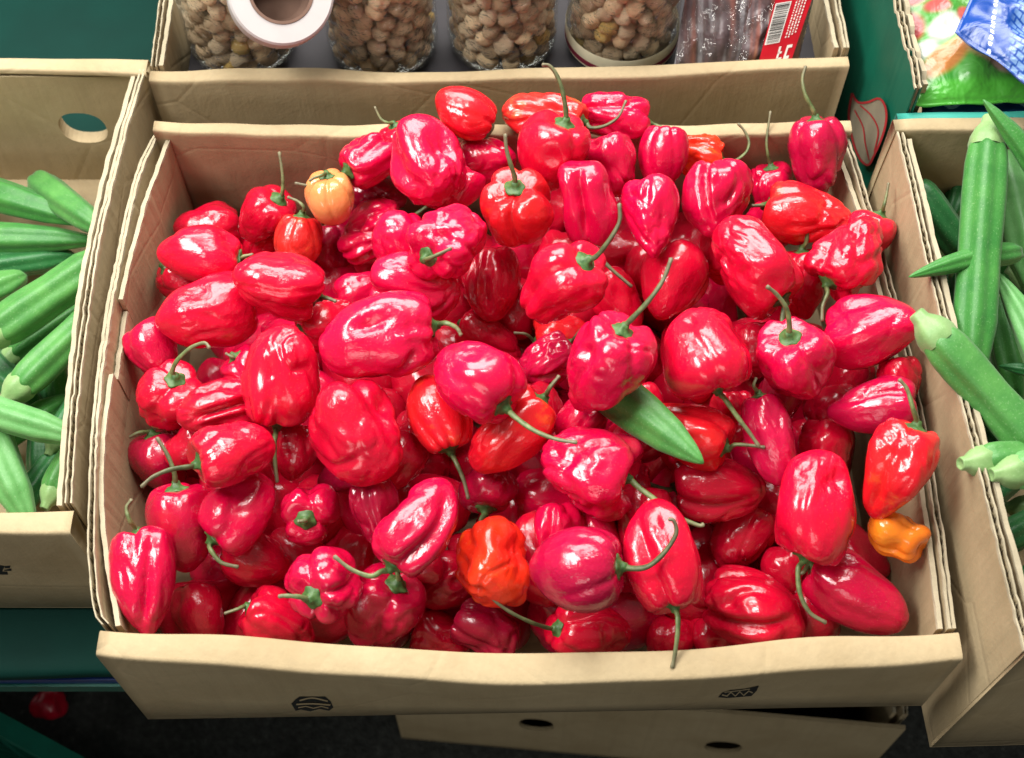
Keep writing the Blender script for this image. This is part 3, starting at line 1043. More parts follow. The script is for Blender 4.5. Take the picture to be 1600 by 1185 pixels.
P(556, 676, 150, 168, 115, -32, 'red', 'lobed', 0, 'very big bulging red pepper below the largest wrinkled one', seed=250)
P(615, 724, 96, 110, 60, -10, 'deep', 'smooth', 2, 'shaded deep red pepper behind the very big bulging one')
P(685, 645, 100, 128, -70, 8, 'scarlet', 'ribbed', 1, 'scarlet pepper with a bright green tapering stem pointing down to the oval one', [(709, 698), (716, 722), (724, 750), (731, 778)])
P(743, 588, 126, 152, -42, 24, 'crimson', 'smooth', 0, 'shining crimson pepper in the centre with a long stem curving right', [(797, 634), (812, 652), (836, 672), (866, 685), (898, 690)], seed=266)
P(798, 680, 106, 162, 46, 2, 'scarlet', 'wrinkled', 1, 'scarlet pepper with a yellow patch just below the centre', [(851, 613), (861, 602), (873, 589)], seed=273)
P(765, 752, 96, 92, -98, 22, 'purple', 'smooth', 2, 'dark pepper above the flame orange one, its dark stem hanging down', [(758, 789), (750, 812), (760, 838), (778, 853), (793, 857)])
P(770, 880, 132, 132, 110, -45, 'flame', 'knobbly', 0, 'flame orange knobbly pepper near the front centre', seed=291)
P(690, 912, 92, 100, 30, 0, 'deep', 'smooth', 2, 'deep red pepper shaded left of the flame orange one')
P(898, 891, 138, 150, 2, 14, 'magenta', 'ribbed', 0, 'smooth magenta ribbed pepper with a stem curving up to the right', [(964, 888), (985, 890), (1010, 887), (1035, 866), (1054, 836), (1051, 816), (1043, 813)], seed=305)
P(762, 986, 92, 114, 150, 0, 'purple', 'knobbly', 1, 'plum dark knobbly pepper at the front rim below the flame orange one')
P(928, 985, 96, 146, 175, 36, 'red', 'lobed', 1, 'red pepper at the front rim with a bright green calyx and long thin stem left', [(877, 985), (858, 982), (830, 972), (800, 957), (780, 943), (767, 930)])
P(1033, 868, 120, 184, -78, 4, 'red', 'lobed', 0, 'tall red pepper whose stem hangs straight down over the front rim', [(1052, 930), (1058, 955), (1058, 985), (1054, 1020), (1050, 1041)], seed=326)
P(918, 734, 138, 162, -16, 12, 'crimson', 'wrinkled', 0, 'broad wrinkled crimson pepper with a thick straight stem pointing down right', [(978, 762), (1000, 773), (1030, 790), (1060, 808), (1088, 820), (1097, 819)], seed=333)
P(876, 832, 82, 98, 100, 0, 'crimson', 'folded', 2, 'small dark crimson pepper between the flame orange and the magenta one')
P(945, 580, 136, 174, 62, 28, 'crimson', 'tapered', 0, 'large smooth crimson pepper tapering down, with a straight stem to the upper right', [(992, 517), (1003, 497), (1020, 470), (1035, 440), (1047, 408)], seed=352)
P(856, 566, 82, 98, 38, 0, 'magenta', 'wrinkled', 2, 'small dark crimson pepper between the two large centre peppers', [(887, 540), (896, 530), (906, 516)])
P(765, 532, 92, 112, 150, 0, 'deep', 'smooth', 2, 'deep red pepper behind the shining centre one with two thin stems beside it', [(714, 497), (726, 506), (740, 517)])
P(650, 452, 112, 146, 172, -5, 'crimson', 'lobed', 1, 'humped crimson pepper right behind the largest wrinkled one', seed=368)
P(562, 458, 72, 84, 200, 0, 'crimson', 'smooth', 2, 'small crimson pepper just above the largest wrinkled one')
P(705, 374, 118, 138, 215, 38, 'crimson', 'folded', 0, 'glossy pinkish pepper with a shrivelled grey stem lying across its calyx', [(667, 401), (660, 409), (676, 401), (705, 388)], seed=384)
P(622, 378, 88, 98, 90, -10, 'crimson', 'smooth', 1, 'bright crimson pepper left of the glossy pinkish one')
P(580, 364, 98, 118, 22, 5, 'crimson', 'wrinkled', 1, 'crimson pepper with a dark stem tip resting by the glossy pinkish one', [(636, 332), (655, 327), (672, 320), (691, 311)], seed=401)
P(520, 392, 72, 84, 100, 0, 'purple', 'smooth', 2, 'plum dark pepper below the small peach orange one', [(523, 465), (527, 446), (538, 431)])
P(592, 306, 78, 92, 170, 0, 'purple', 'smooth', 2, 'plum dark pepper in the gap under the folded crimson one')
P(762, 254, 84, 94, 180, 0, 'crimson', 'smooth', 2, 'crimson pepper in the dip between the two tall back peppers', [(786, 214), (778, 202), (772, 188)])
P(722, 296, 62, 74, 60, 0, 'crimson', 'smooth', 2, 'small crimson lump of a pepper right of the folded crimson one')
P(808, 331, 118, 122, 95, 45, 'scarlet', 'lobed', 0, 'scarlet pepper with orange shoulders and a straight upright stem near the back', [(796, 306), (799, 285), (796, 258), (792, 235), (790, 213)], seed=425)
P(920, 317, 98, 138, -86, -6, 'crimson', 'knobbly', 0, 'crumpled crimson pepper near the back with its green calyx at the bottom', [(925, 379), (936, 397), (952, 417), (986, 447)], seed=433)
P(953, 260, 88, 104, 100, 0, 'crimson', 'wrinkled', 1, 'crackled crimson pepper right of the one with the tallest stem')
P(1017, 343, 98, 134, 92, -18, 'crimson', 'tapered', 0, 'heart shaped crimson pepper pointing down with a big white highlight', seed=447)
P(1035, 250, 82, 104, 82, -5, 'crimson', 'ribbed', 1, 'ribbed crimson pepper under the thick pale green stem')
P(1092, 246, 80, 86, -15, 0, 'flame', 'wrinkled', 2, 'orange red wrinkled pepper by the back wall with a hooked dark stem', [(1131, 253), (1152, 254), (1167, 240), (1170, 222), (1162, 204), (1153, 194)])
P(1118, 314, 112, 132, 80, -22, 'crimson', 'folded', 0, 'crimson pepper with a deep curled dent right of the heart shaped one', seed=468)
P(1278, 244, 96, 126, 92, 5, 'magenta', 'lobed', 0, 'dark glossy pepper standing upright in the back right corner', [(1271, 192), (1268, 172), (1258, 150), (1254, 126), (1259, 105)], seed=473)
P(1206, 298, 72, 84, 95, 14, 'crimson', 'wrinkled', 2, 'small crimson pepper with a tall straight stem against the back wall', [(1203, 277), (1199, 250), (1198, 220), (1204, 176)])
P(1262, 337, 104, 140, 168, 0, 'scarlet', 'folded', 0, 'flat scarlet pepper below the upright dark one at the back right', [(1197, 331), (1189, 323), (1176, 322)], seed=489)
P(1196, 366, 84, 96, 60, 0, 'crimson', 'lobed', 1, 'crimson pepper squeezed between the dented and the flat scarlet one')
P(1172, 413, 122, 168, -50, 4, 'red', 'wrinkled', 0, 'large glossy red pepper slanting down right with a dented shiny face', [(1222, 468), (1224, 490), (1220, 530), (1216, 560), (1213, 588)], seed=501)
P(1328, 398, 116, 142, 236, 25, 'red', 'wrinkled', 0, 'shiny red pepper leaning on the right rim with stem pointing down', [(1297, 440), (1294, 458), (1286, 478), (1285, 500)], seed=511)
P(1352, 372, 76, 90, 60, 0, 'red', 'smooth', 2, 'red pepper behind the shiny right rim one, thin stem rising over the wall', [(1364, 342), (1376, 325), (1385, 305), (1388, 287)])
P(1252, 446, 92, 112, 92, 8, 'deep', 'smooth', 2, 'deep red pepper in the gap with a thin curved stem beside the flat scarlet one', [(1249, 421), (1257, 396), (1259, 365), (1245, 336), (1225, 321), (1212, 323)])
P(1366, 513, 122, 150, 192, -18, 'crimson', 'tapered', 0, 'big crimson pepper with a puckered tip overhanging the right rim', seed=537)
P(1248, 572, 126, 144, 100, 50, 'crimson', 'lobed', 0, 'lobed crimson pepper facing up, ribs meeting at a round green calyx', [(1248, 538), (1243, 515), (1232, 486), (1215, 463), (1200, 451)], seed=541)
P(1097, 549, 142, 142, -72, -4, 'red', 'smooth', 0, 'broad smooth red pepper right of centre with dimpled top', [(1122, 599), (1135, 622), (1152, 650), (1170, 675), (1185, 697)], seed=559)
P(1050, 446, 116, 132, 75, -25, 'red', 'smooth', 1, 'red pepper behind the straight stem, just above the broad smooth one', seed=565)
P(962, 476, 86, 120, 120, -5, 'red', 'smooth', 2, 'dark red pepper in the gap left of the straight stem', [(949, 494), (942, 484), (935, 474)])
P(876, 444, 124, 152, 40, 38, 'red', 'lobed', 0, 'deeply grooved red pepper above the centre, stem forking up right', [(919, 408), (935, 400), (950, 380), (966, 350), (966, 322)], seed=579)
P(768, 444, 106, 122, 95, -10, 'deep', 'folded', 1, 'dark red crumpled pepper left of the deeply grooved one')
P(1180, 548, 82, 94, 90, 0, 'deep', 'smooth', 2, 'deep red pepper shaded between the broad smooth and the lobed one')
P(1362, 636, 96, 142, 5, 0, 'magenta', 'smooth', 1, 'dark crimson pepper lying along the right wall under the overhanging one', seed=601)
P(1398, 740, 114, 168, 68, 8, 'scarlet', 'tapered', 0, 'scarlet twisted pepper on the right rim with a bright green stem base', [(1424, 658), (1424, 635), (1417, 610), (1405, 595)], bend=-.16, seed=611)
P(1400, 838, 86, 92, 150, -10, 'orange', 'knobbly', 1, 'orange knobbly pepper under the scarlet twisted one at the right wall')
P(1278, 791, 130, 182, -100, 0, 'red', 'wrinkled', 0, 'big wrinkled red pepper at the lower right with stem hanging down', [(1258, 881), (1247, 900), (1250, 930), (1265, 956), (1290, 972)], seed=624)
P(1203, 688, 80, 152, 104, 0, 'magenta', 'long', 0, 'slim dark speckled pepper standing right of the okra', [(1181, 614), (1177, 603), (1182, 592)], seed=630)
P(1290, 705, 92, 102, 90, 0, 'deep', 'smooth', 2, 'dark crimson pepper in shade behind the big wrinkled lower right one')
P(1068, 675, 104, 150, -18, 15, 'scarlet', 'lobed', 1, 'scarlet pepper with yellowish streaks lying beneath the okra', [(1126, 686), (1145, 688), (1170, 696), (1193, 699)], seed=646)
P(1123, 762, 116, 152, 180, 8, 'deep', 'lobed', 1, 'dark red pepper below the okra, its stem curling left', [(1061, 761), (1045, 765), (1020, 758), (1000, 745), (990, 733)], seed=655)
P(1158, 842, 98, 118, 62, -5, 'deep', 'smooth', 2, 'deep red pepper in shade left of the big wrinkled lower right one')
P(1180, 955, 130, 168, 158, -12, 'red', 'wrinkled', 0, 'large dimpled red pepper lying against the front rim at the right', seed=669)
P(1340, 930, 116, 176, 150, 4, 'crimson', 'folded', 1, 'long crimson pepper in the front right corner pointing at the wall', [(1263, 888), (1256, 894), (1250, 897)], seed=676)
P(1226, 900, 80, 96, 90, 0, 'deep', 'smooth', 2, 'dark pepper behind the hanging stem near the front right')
P(1048, 1006, 86, 90, 80, 10, 'red', 'smooth', 2, 'small red pepper low at the front rim behind the hanging stem')
P(1000, 812, 92, 110, 80, 0, 'deep', 'smooth', 2, 'dark red pepper in the gap above the tall front red one')
P(690, 1000, 92, 100, 170, 0, 'deep', 'smooth', 2, 'dark red pepper low at the front rim left of the plum one')
P(1118, 1006, 82, 92, 100, 0, 'deep', 'smooth', 2, 'dark red pepper low at the front rim left of the dimpled one')
P(985, 690, 90, 104, 30, 0, 'deep', 'smooth', 2, 'dark red pepper in the gap under the thick end of the okra')
P(1130, 400, 86, 96, 90, 0, 'deep', 'smooth', 2, 'dark red pepper in the gap below the dented crimson one')
P(398, 588, 82, 100, 140, 10, 'crimson', 'smooth', 2, 'crimson pepper in a gap with short pale stem tip left of the tall lobed one', [(378, 573), (366, 561), (353, 553)])
P(462, 706, 84, 96, 80, 0, 'deep', 'smooth', 2, 'deep red pepper in the dark gap right of the downward stem')
P(540, 742, 80, 94, 20, 0, 'purple', 'smooth', 2, 'plum dark pepper in the gap under the very big bulging one')
P(880, 524, 82, 92, 190, 0, 'scarlet', 'smooth', 2, 'red pepper with yellow tinge under the deeply grooved one', [(838, 518), (822, 519), (804, 520)])
P(1006, 430, 78, 92, 60, 0, 'deep', 'smooth', 2, 'dark red pepper below the tip of the heart shaped one')
P(1000, 645, 82, 98, 100, 0, 'deep', 'smooth', 2, 'dark red pepper right under the large tapered one')
P(1215, 628, 78, 92, 70, 0, 'purple', 'smooth', 2, 'plum dark pepper under the lobed upward facing one')
P(655, 878, 80, 92, 130, 0, 'deep', 'smooth', 2, 'deep red pepper shaded under the tip of the long oval one')
P(640, 690, 76, 90, 60, 0, 'deep', 'smooth', 2, 'deep red pepper between the bulging one and the green tapering stem')
P(845, 640, 74, 88, 120, 0, 'deep', 'smooth', 2, 'deep red pepper in the gap beside the yellow patched scarlet one')
P(690, 300, 66, 78, 150, 0, 'crimson', 'smooth', 2, 'small crimson pepper showing above the glossy pinkish one')
P(1145, 655, 76, 92, 90, 0, 'deep', 'smooth', 2, 'dark pepper in the deep gap left of the slim speckled one')
P(535, 340, 68, 82, 60, 0, 'crimson', 'smooth', 2, 'crimson pepper just right of the peach orange one')
P(470, 440, 70, 84, 60, 0, 'crimson', 'smooth', 2, 'crimson pepper behind the plump smooth one')
P(905, 660, 74, 88, 40, 0, 'crimson', 'smooth', 2, 'crimson pepper between the yellow patched and the tapered one')
P(1322, 596, 82, 94, 60, 0, 'deep', 'smooth', 2, 'dark red pepper in the gap below the big crimson one overhanging the rim')
P(1408, 600, 74, 86, 100, 0, 'deep', 'smooth', 2, 'dark red pepper against the right wall above the dark crimson one')
P(1300, 640, 78, 92, 10, 0, 'deep', 'smooth', 2, 'dark red pepper in the gap right of the lobed upward facing one')
P(300, 700, 78, 92, 40, 0, 'deep', 'smooth', 2, 'dark red pepper in the gap left of the crossing stems')
NLIST = len(PEP)
# peppers of the layer below, seen only in the gaps
_rg = np.random.default_rng(77)
for gy in range(250, 1010, 78):
    for gxx in range(0, 13):
        f = (gy - 200) / 800.0
        x0, x1 = 300 - 95 * f, 1275 + 150 * f
        px = x0 + (x1 - x0) * (gxx + (.5 if (gy // 78) % 2 else 0)) / 12.5
        if px > x1:
            continue
        P(px + _rg.uniform(-18, 18), gy + _rg.uniform(-18, 18), 112 + _rg.uniform(-12, 14), 134 + _rg.uniform(-14, 18), _rg.uniform(0, 360), _rg.uniform(-25, 15), 'deep' if _rg.random() < .6 else 'crimson', 'smooth', 3,
          'dark red pepper buried beneath the others, showing only through gaps in the heap', group='red peppers buried in the heap')

# ---- settle the heap: every pepper keeps its line of sight, deeper layers slide back until the bodies stop overlapping
NP = len(PEP)
dirs = np.array([ray(p['cx'], p['cy']) for p in PEP])
lay = np.array([p['layer'] for p in PEP])
z0 = np.array([heap_z(p['cx'], p['cy']) for p in PEP])
z0 = z0 - np.array([0, .016, .034, .066])[lay]
t = (z0 - CAM_Z) / dirs[:, 2]
tn = dirs / np.linalg.norm(dirs, axis=1)[:, None]
Rv = np.cross(np.tile(UP, (NP, 1)), -tn); Rv /= np.linalg.norm(Rv, axis=1)[:, None]
Uv = np.cross(-tn, Rv)
ca, sa = np.cos(np.radians([p['ang'] for p in PEP])), np.sin(np.radians([p['ang'] for p in PEP]))
ct, st = np.cos(np.radians([p['tilt'] for p in PEP])), np.sin(np.radians([p['tilt'] for p in PEP]))
AXS = ct[:, None] * (ca[:, None] * Rv + sa[:, None] * Uv) - st[:, None] * tn
wpx = np.array([p['w'] for p in PEP], float); lpx = np.array([p['l'] for p in PEP], float)
offs = np.array([-.27, 0, .27])


def spheres(t):
    C = CAM + dirs * t[:, None]
    sc = t / F_PX
    S = C[:, None, :] + AXS[:, None, :] * (offs[None, :, None] * (lpx * sc)[:, None, None])
    r = .40 * wpx * sc
    return S, r


def wall_x(y, side):
    f = (y - .248) / .396
    bow = math.sin(math.pi * min(max(f, 0), 1))
    return (-.2235 - .016 * f - .022 * bow ** .5) if side < 0 else (.2445 - .017 * f + .011 * bow)


for it in range(140):
    S, r = spheres(t)
    push = np.zeros(NP); cnt = np.zeros(NP)
    flat = S.reshape(-1, 3)
    D = np.linalg.norm(flat[:, None, :] - flat[None, :, :], axis=2)
    rr = np.repeat(r, 3)
    pen = (rr[:, None] + rr[None, :]) - D
    pen = pen.reshape(NP, 3, NP, 3).max(axis=(1, 3))
    np.fill_diagonal(pen, 0)
    for a, b in zip(*np.where(np.triu(pen > .0008))):
        d = pen[a, b] * .38
        if lay[a] == lay[b]:
            if lay[a] == 0:
                s = d * .22
            else:
                s = d * .5
            if t[a] < t[b]:
                push[a] -= s; push[b] += s
            else:
                push[a] += s; push[b] -= s
        elif lay[a] < lay[b]:
            push[b] += d; push[a] -= d * .06
        else:
            push[a] += d; push[b] -= d * .06
    t = t + np.clip(push, -.004, .004)
    # box floor and walls
    S, r = spheres(t)
    for i in range(NP):
        for k in range(3):
            x, y, z = S[i, k]
            need = 0
            if z < BZ + .006 + r[i]:
                need = max(need, (BZ + .006 + r[i] - z))
            if z < r[i] * .7:
                w = max(wall_x(y, -1) + r[i] - x, x + r[i] - wall_x(y, 1), y + r[i] - .632)
                if w > 0:
                    if lay[i] < 3:
                        need = max(need, min(w, .004))
                if y - r[i] < .266 and z < r[i] * .8:
                    t[i] += min(.266 + r[i] - y, .004) * .5
            if need > 0:
                t[i] += need * .5 / dirs[i, 2]
S, r = spheres(t)
# buried ones that still poke through the box are left out
keep = []
for i in range(NP):
    ok = True
    if lay[i] == 3:
        for k in range(3):
            x, y, z = S[i, k]
            rr_ = r[i] * .85
            if x - rr_ < wall_x(y, -1) or x + rr_ > wall_x(y, 1) or y - rr_ < .262 or y + rr_ > .636 or z - rr_ < BZ:
                ok = False
    keep.append(ok)

GRP = 'red habanero peppers heaped in the cardboard box'
PEPPER_POS = {}


def build_pepper(i, p):
    ti = t[i]
    sc = ti / F_PX
    L, Wd = p['l'] * sc * .97, p['w'] * sc * .99
    c = CAM + dirs[i] * ti
    zax = Vector(AXS[i])
    rgx = np.random.default_rng(p['seed'] + 5)
    xax = Vector(-tn[i]) - zax * zax.dot(Vector(-tn[i]))
    if xax.length < .15:
        xax = Vector(Rv[i]) - zax * zax.dot(Vector(Rv[i]))
    xax.normalize()
    yax = zax.cross(xax)
    M = Matrix(((xax.x, yax.x, zax.x, c[0]), (xax.y, yax.y, zax.y, c[1]), (xax.z, yax.z, zax.z, c[2]), (0, 0, 0, 1)))
    low = p['layer'] == 3
    top = thing('habanero_pepper', p['label'], 'pepper', mat=M, group=p['group'] or GRP)
    V, F, tp = pepper_shape(p['seed'], L, Wd, p['style'], 28 if low else 54, 34 if low else 76, p['bend'])
    fl = mesh_np('flesh', V, F, PM[p['col']], top)
    if p['stem']:
        pts = p['stem']
        Mi = M.inverted()
        rc = .165 * Wd * rgx.uniform(.88, 1.1)
        rc = min(max(rc, .0046), .0072)
        base = M @ Vector(tp)
        dz = (np.array(base) - CAM) @ AX
        want = [at_depth(a, b, dz) for a, b in pts]
        b2 = np.array(base)
        shift = b2 - want[0]
        n = len(want)
        path = []
        acc = 0
        tot = sum(np.linalg.norm(want[k + 1] - want[k]) for k in range(n - 1))
        for k in range(n):
            if k:
                acc += np.linalg.norm(want[k] - want[k - 1])
            f = acc / tot
            q = want[k] + shift * max(0, 1 - f * 1.6)
            # leave along the pepper's own axis, then drift towards the viewer a little
            q = q - tn[i] * (min(f * 3, 1) * .007 + max(0, st[i]) * tot * .45 * f - min(0, st[i]) * 0)
            path.append(q)
        lead = b2 + np.array(zax) * (rc * .55)
        path = [b2, lead] + [q for q in path[1:] if np.linalg.norm(q - lead) > rc * .6]
        loc = [tuple(Mi @ Vector(q)) for q in path]
        sp = smooth_path(loc, 26)
        u = np.linspace(0, 1, 26)
        r0 = rc * .31
        rad = r0 * (1 - .52 * u ** .7)
        rad[:3] *= [1.25, 1.15, 1.05]
        rad[-2:] *= [1.12, 1.28]
        rad = rad * (1 + .06 * np.sin(u * 37 + i))
        SV, SF = tube(sp, rad, 9)
        ph9 = np.tile(np.arange(9) / 9 * 6.283, 26)
        ctr_ = np.repeat(sp, 9, axis=0)
        SV[:234] = ctr_ + (SV[:234] - ctr_) * (1 + .13 * np.cos(3 * ph9))[:, None]
        so = mesh_np('stem', SV, SF, M_STEM, top)
        al = so.data.attributes.new('along', 'FLOAT', 'POINT')
        al.data.foreach_set('value', np.concatenate([np.repeat(u, 9), [0, 1]]).astype(np.float32))
        cv, cf = calyx_shape(rc, rc * .72, rgx)
        mesh_np('calyx', np.array(cv) + np.array(tp) + np.array([0, 0, rc * .10]), cf, M_CALYX, top)
    PEPPER_POS[i] = c


for i, p in enumerate(PEP):
    if keep[i]:
        build_pepper(i, p)

# ------------------------------------------------------------------ okra
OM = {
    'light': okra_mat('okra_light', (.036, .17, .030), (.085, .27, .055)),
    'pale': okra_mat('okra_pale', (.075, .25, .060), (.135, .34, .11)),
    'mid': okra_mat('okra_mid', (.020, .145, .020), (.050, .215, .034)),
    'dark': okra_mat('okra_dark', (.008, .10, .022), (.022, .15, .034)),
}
M_OKRACAP = okra_mat('okra_cap', (.15, .29, .09), (.25, .38, .15))


def okra(a, b, wpx, col, label, group, za, zb, seed, cap=True, bend=.05, ribs=6, blunt=.0):
    """a = stem end, b = tip (picture points), za/zb heights"""
    A, B = at(a[0], a[1], za), at(b[0], b[1], zb)
    dep = ((A + B) / 2 - CAM) @ AX
    Wd = wpx * dep / F_PX
    d = B - A; L = np.linalg.norm(d)
    z = Vector(d / L)
    x = Vector((0, 0, 1)) - z * z.z
    if x.length < .1:
        x = Vector((1, 0, 0)) - z * z.x
    x.normalize(); y = z.cross(x)
    M = Matrix(((x.x, y.x, z.x, A[0]), (x.y, y.y, z.y, A[1]), (x.z, y.z, z.z, A[2]), (0, 0, 0, 1)))
    top = thing('okra_pod', label, 'okra', mat=M, group=group)
    rg = np.random.default_rng(seed)
    ns, nl = 48, 40
    s = np.linspace(0, 1, nl) ** .9
    prof = np.interp(s, [0, .03, .10, .22, .45, .70, .88, .96, 1.0], [.72, .86, .97, 1.0, .93, .72 + blunt, .40 + blunt, .20 + blunt * .8, .05])
    ph = np.arange(ns) / ns * 2 * math.pi
    off = rg.uniform(0, 1)
    V = []
    for i in range(nl):
        c = np.cos(ribs * (ph + off + .12 * s[i]))
        r = Wd / 2 * prof[i] * (1 - .085 * (1 - np.abs(c) ** .0) + .15 * (np.abs(np.cos(ribs / 2 * (ph + off + .12 * s[i]))) ** 1.6 - .5))
        bx = bend * L * (math.sin(math.pi * s[i]))
        V.append(np.c_[r * np.cos(ph) + bx * .6, r * np.sin(ph) + bx * .3 * rg.uniform(.99, 1.01), np.full(ns, s[i] * L)])
    V = np.vstack(V + [[V[0].mean(0)], [V[-1].mean(0)]])
    F = [(p_, q_, r_, s_) for (p_, s_, r_, q_) in grid_faces(nl, ns, False, True)]
    F = [tuple(reversed(f)) for f in F]
    F = [tuple(reversed(f)) for f in F]
    for j in range(ns):
        F.append((nl * ns, (j + 1) % ns, j)); F.append((nl * ns + 1, (nl - 1) * ns + j, (nl - 1) * ns + (j + 1) % ns))
    o = mesh_np('pod', V, F, OM[col], top)
    bm = bmesh.new(); bm.from_mesh(o.data); bmesh.ops.recalc_face_normals(bm, faces=bm.faces); bm.to_mesh(o.data); bm.free()
    if cap:
        R0 = Wd / 2 * .78
        zs = [(1.09, .006), (1.13, .0015), (1.05, -.004), (.88, -.009), (.66, -.013), (.50, -.016), (.46, -.021), (.38, -.0222), (.32, -.0205), (.0, -.0205)]
        k = Wd / .027
        V = [np.c_[R0 * q * (1 + .03 * np.cos(ribs * ph)) * np.cos(ph), R0 * q * (1 + .03 * np.cos(ribs * ph)) * np.sin(ph), np.full(ns, zz * k * .8)] for q, zz in zs]
        o = mesh_np('cap', np.concatenate(V), grid_faces(len(zs), ns, False, True), M_OKRACAP, top)
        bm = bmesh.new(); bm.from_mesh(o.data); bmesh.ops.remove_doubles(bm, verts=bm.verts, dist=1e-6); bmesh.ops.recalc_face_normals(bm, faces=bm.faces); bm.to_mesh(o.data); bm.free()
    return top


GL = 'okra pods in the left box'
okra((58, 284), (176, 371), 50, 'light', 'light green okra pod slanting down from the box back, below the hand hole', GL, -.085, -.062, 1, cap=False, blunt=.1)
okra((-70, 285), (148, 352), 54, 'mid', 'green okra pod entering from the left edge under the light slanting one', GL, -.085, -.080, 2)
okra((-80, 372), (166, 377), 50, 'mid', 'dark green okra pod lying level beneath the upper two pods', GL, -.090, -.090, 3)
okra((-8, 520), (196, 385), 64, 'light', 'thickest okra pod of the left box, lying diagonally by the wall', GL, -.055, -.050, 4, blunt=.25, bend=.02)
okra((-60, 480), (42, 430), 44, 'light', 'short okra pod with its blunt tip at the left edge', GL, -.085, -.085, 5, blunt=.3)
okra((30, 606), (205, 440), 56, 'light', 'okra pod with a pale cap pointing down left, under the thickest one', GL, -.070, -.060, 6, blunt=.2, bend=.02)
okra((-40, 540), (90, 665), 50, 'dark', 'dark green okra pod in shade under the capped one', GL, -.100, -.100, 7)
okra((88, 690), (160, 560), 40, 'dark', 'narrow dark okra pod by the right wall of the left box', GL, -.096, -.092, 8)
okra((-90, 618), (140, 690), 54, 'pale', 'pale green okra pod lying across towards the pepper box wall', GL, -.062, -.058, 9, blunt=.15)
okra((-30, 640), (52, 830), 66, 'pale', 'wide pale okra pod at the lower left pointing at the front rim', GL, -.070, -.085, 10, blunt=.1)
okra((82, 770), (135, 665), 44, 'light', 'short okra pod with its cap near the front rim of the left box', GL, -.088, -.085, 11)
okra((60, 745), (70, 560), 38, 'dark', 'dark okra pod buried under the crossing pale ones', GL, -.108, -.108, 12)

for k, (q0, q1, wp, cl, za_, lb) in enumerate((
        ((-30, 420), (120, 400), 44, 'dark', -.100, 'dark okra pod half hidden above the thickest one at the left edge'),
        ((20, 560), (150, 470), 46, 'mid', -.100, 'green okra pod tucked between the thickest and the capped one'),
        ((100, 640), (60, 500), 40, 'mid', -.106, 'green okra pod showing beneath the capped one'),
        ((-20, 700), (110, 620), 46, 'mid', -.100, 'green okra pod beneath the pale crossing one'),
        ((120, 770), (90, 640), 40, 'mid', -.106, 'slim green okra pod nearest the right wall and front rim'),
        ((30, 790), (100, 700), 44, 'dark', -.104, 'dark okra pod under the wide pale one at the lower left'))):
    okra(q0, q1, wp, cl, lb, GL, za_, za_, 140 + k, blunt=.2)

GR = 'okra pods in the right box'
okra((1544, 222), (1512, 640), 70, 'mid', 'longest bright green okra pod standing upright in the right box', GR, .075, .030, 21, blunt=.25, bend=.01)
okra((1462, 524), (1660, 745), 72, 'light', 'big okra pod with a pale pointed cap resting on the right box wall', GR, .070, .040, 22, blunt=.3, bend=-.02)
okra((1532, 722), (1640, 712), 58, 'light', 'okra pod seen cap end on with a round pale disc', GR, .052, .040, 23, blunt=.3)
okra((1582, 738), (1720, 720), 60, 'pale', 'okra pod with a pale cap at the right edge of the picture', GR, .056, .045, 24, blunt=.3)
okra((1428, 292), (1524, 420), 54, 'dark', 'dark green okra pod leaning in the back left of the right box', GR, .020, -.010, 25, cap=False, blunt=.2)
okra((1520, 250), (1478, 360), 44, 'dark', 'dark okra pod behind the longest upright one', GR, -.010, -.020, 26)
okra((1570, 245), (1622, 470), 66, 'pale', 'pale okra pod right of the longest upright one', GR, .040, .020, 27, cap=False, blunt=.2)
okra((1660, 330), (1536, 156), 40, 'mid', 'slender okra pod with its tip poking above the back wall', GR, .060, .100, 28)
okra((1590, 395), (1420, 433), 36, 'mid', 'thin okra tip lying over the wall of the right box', GR, .050, .064, 29, cap=False)
okra((1660, 640), (1556, 424), 56, 'pale', 'pale okra pod right of the upright one pointing up', GR, .030, .045, 30)
okra((1560, 470), (1595, 640), 56, 'mid', 'green okra pod in the gap between the two crossing big ones', GR, .000, -.010, 31, blunt=.2)
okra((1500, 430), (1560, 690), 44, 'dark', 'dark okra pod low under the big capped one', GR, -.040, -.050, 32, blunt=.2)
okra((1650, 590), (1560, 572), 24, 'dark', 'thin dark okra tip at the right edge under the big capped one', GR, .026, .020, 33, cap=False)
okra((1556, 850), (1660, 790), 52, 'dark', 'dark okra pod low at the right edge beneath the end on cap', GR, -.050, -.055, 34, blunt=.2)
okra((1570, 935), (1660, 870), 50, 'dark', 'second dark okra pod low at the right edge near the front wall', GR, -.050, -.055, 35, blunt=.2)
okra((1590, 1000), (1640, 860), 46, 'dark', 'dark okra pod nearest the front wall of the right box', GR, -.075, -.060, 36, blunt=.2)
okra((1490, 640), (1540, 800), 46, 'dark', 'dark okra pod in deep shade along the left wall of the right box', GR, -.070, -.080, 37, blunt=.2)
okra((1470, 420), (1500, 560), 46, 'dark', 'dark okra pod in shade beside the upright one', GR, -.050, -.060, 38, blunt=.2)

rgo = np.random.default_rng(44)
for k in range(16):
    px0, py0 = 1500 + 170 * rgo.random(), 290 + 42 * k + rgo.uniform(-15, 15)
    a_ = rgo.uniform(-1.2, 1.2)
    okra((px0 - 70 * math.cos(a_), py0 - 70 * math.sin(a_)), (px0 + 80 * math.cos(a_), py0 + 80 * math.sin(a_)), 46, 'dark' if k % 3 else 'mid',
         'dark okra pod buried low in the right box under the others', GR, -.085 + .012 * (k % 3), -.085 + .012 * (k % 3), 60 + k, blunt=.2)

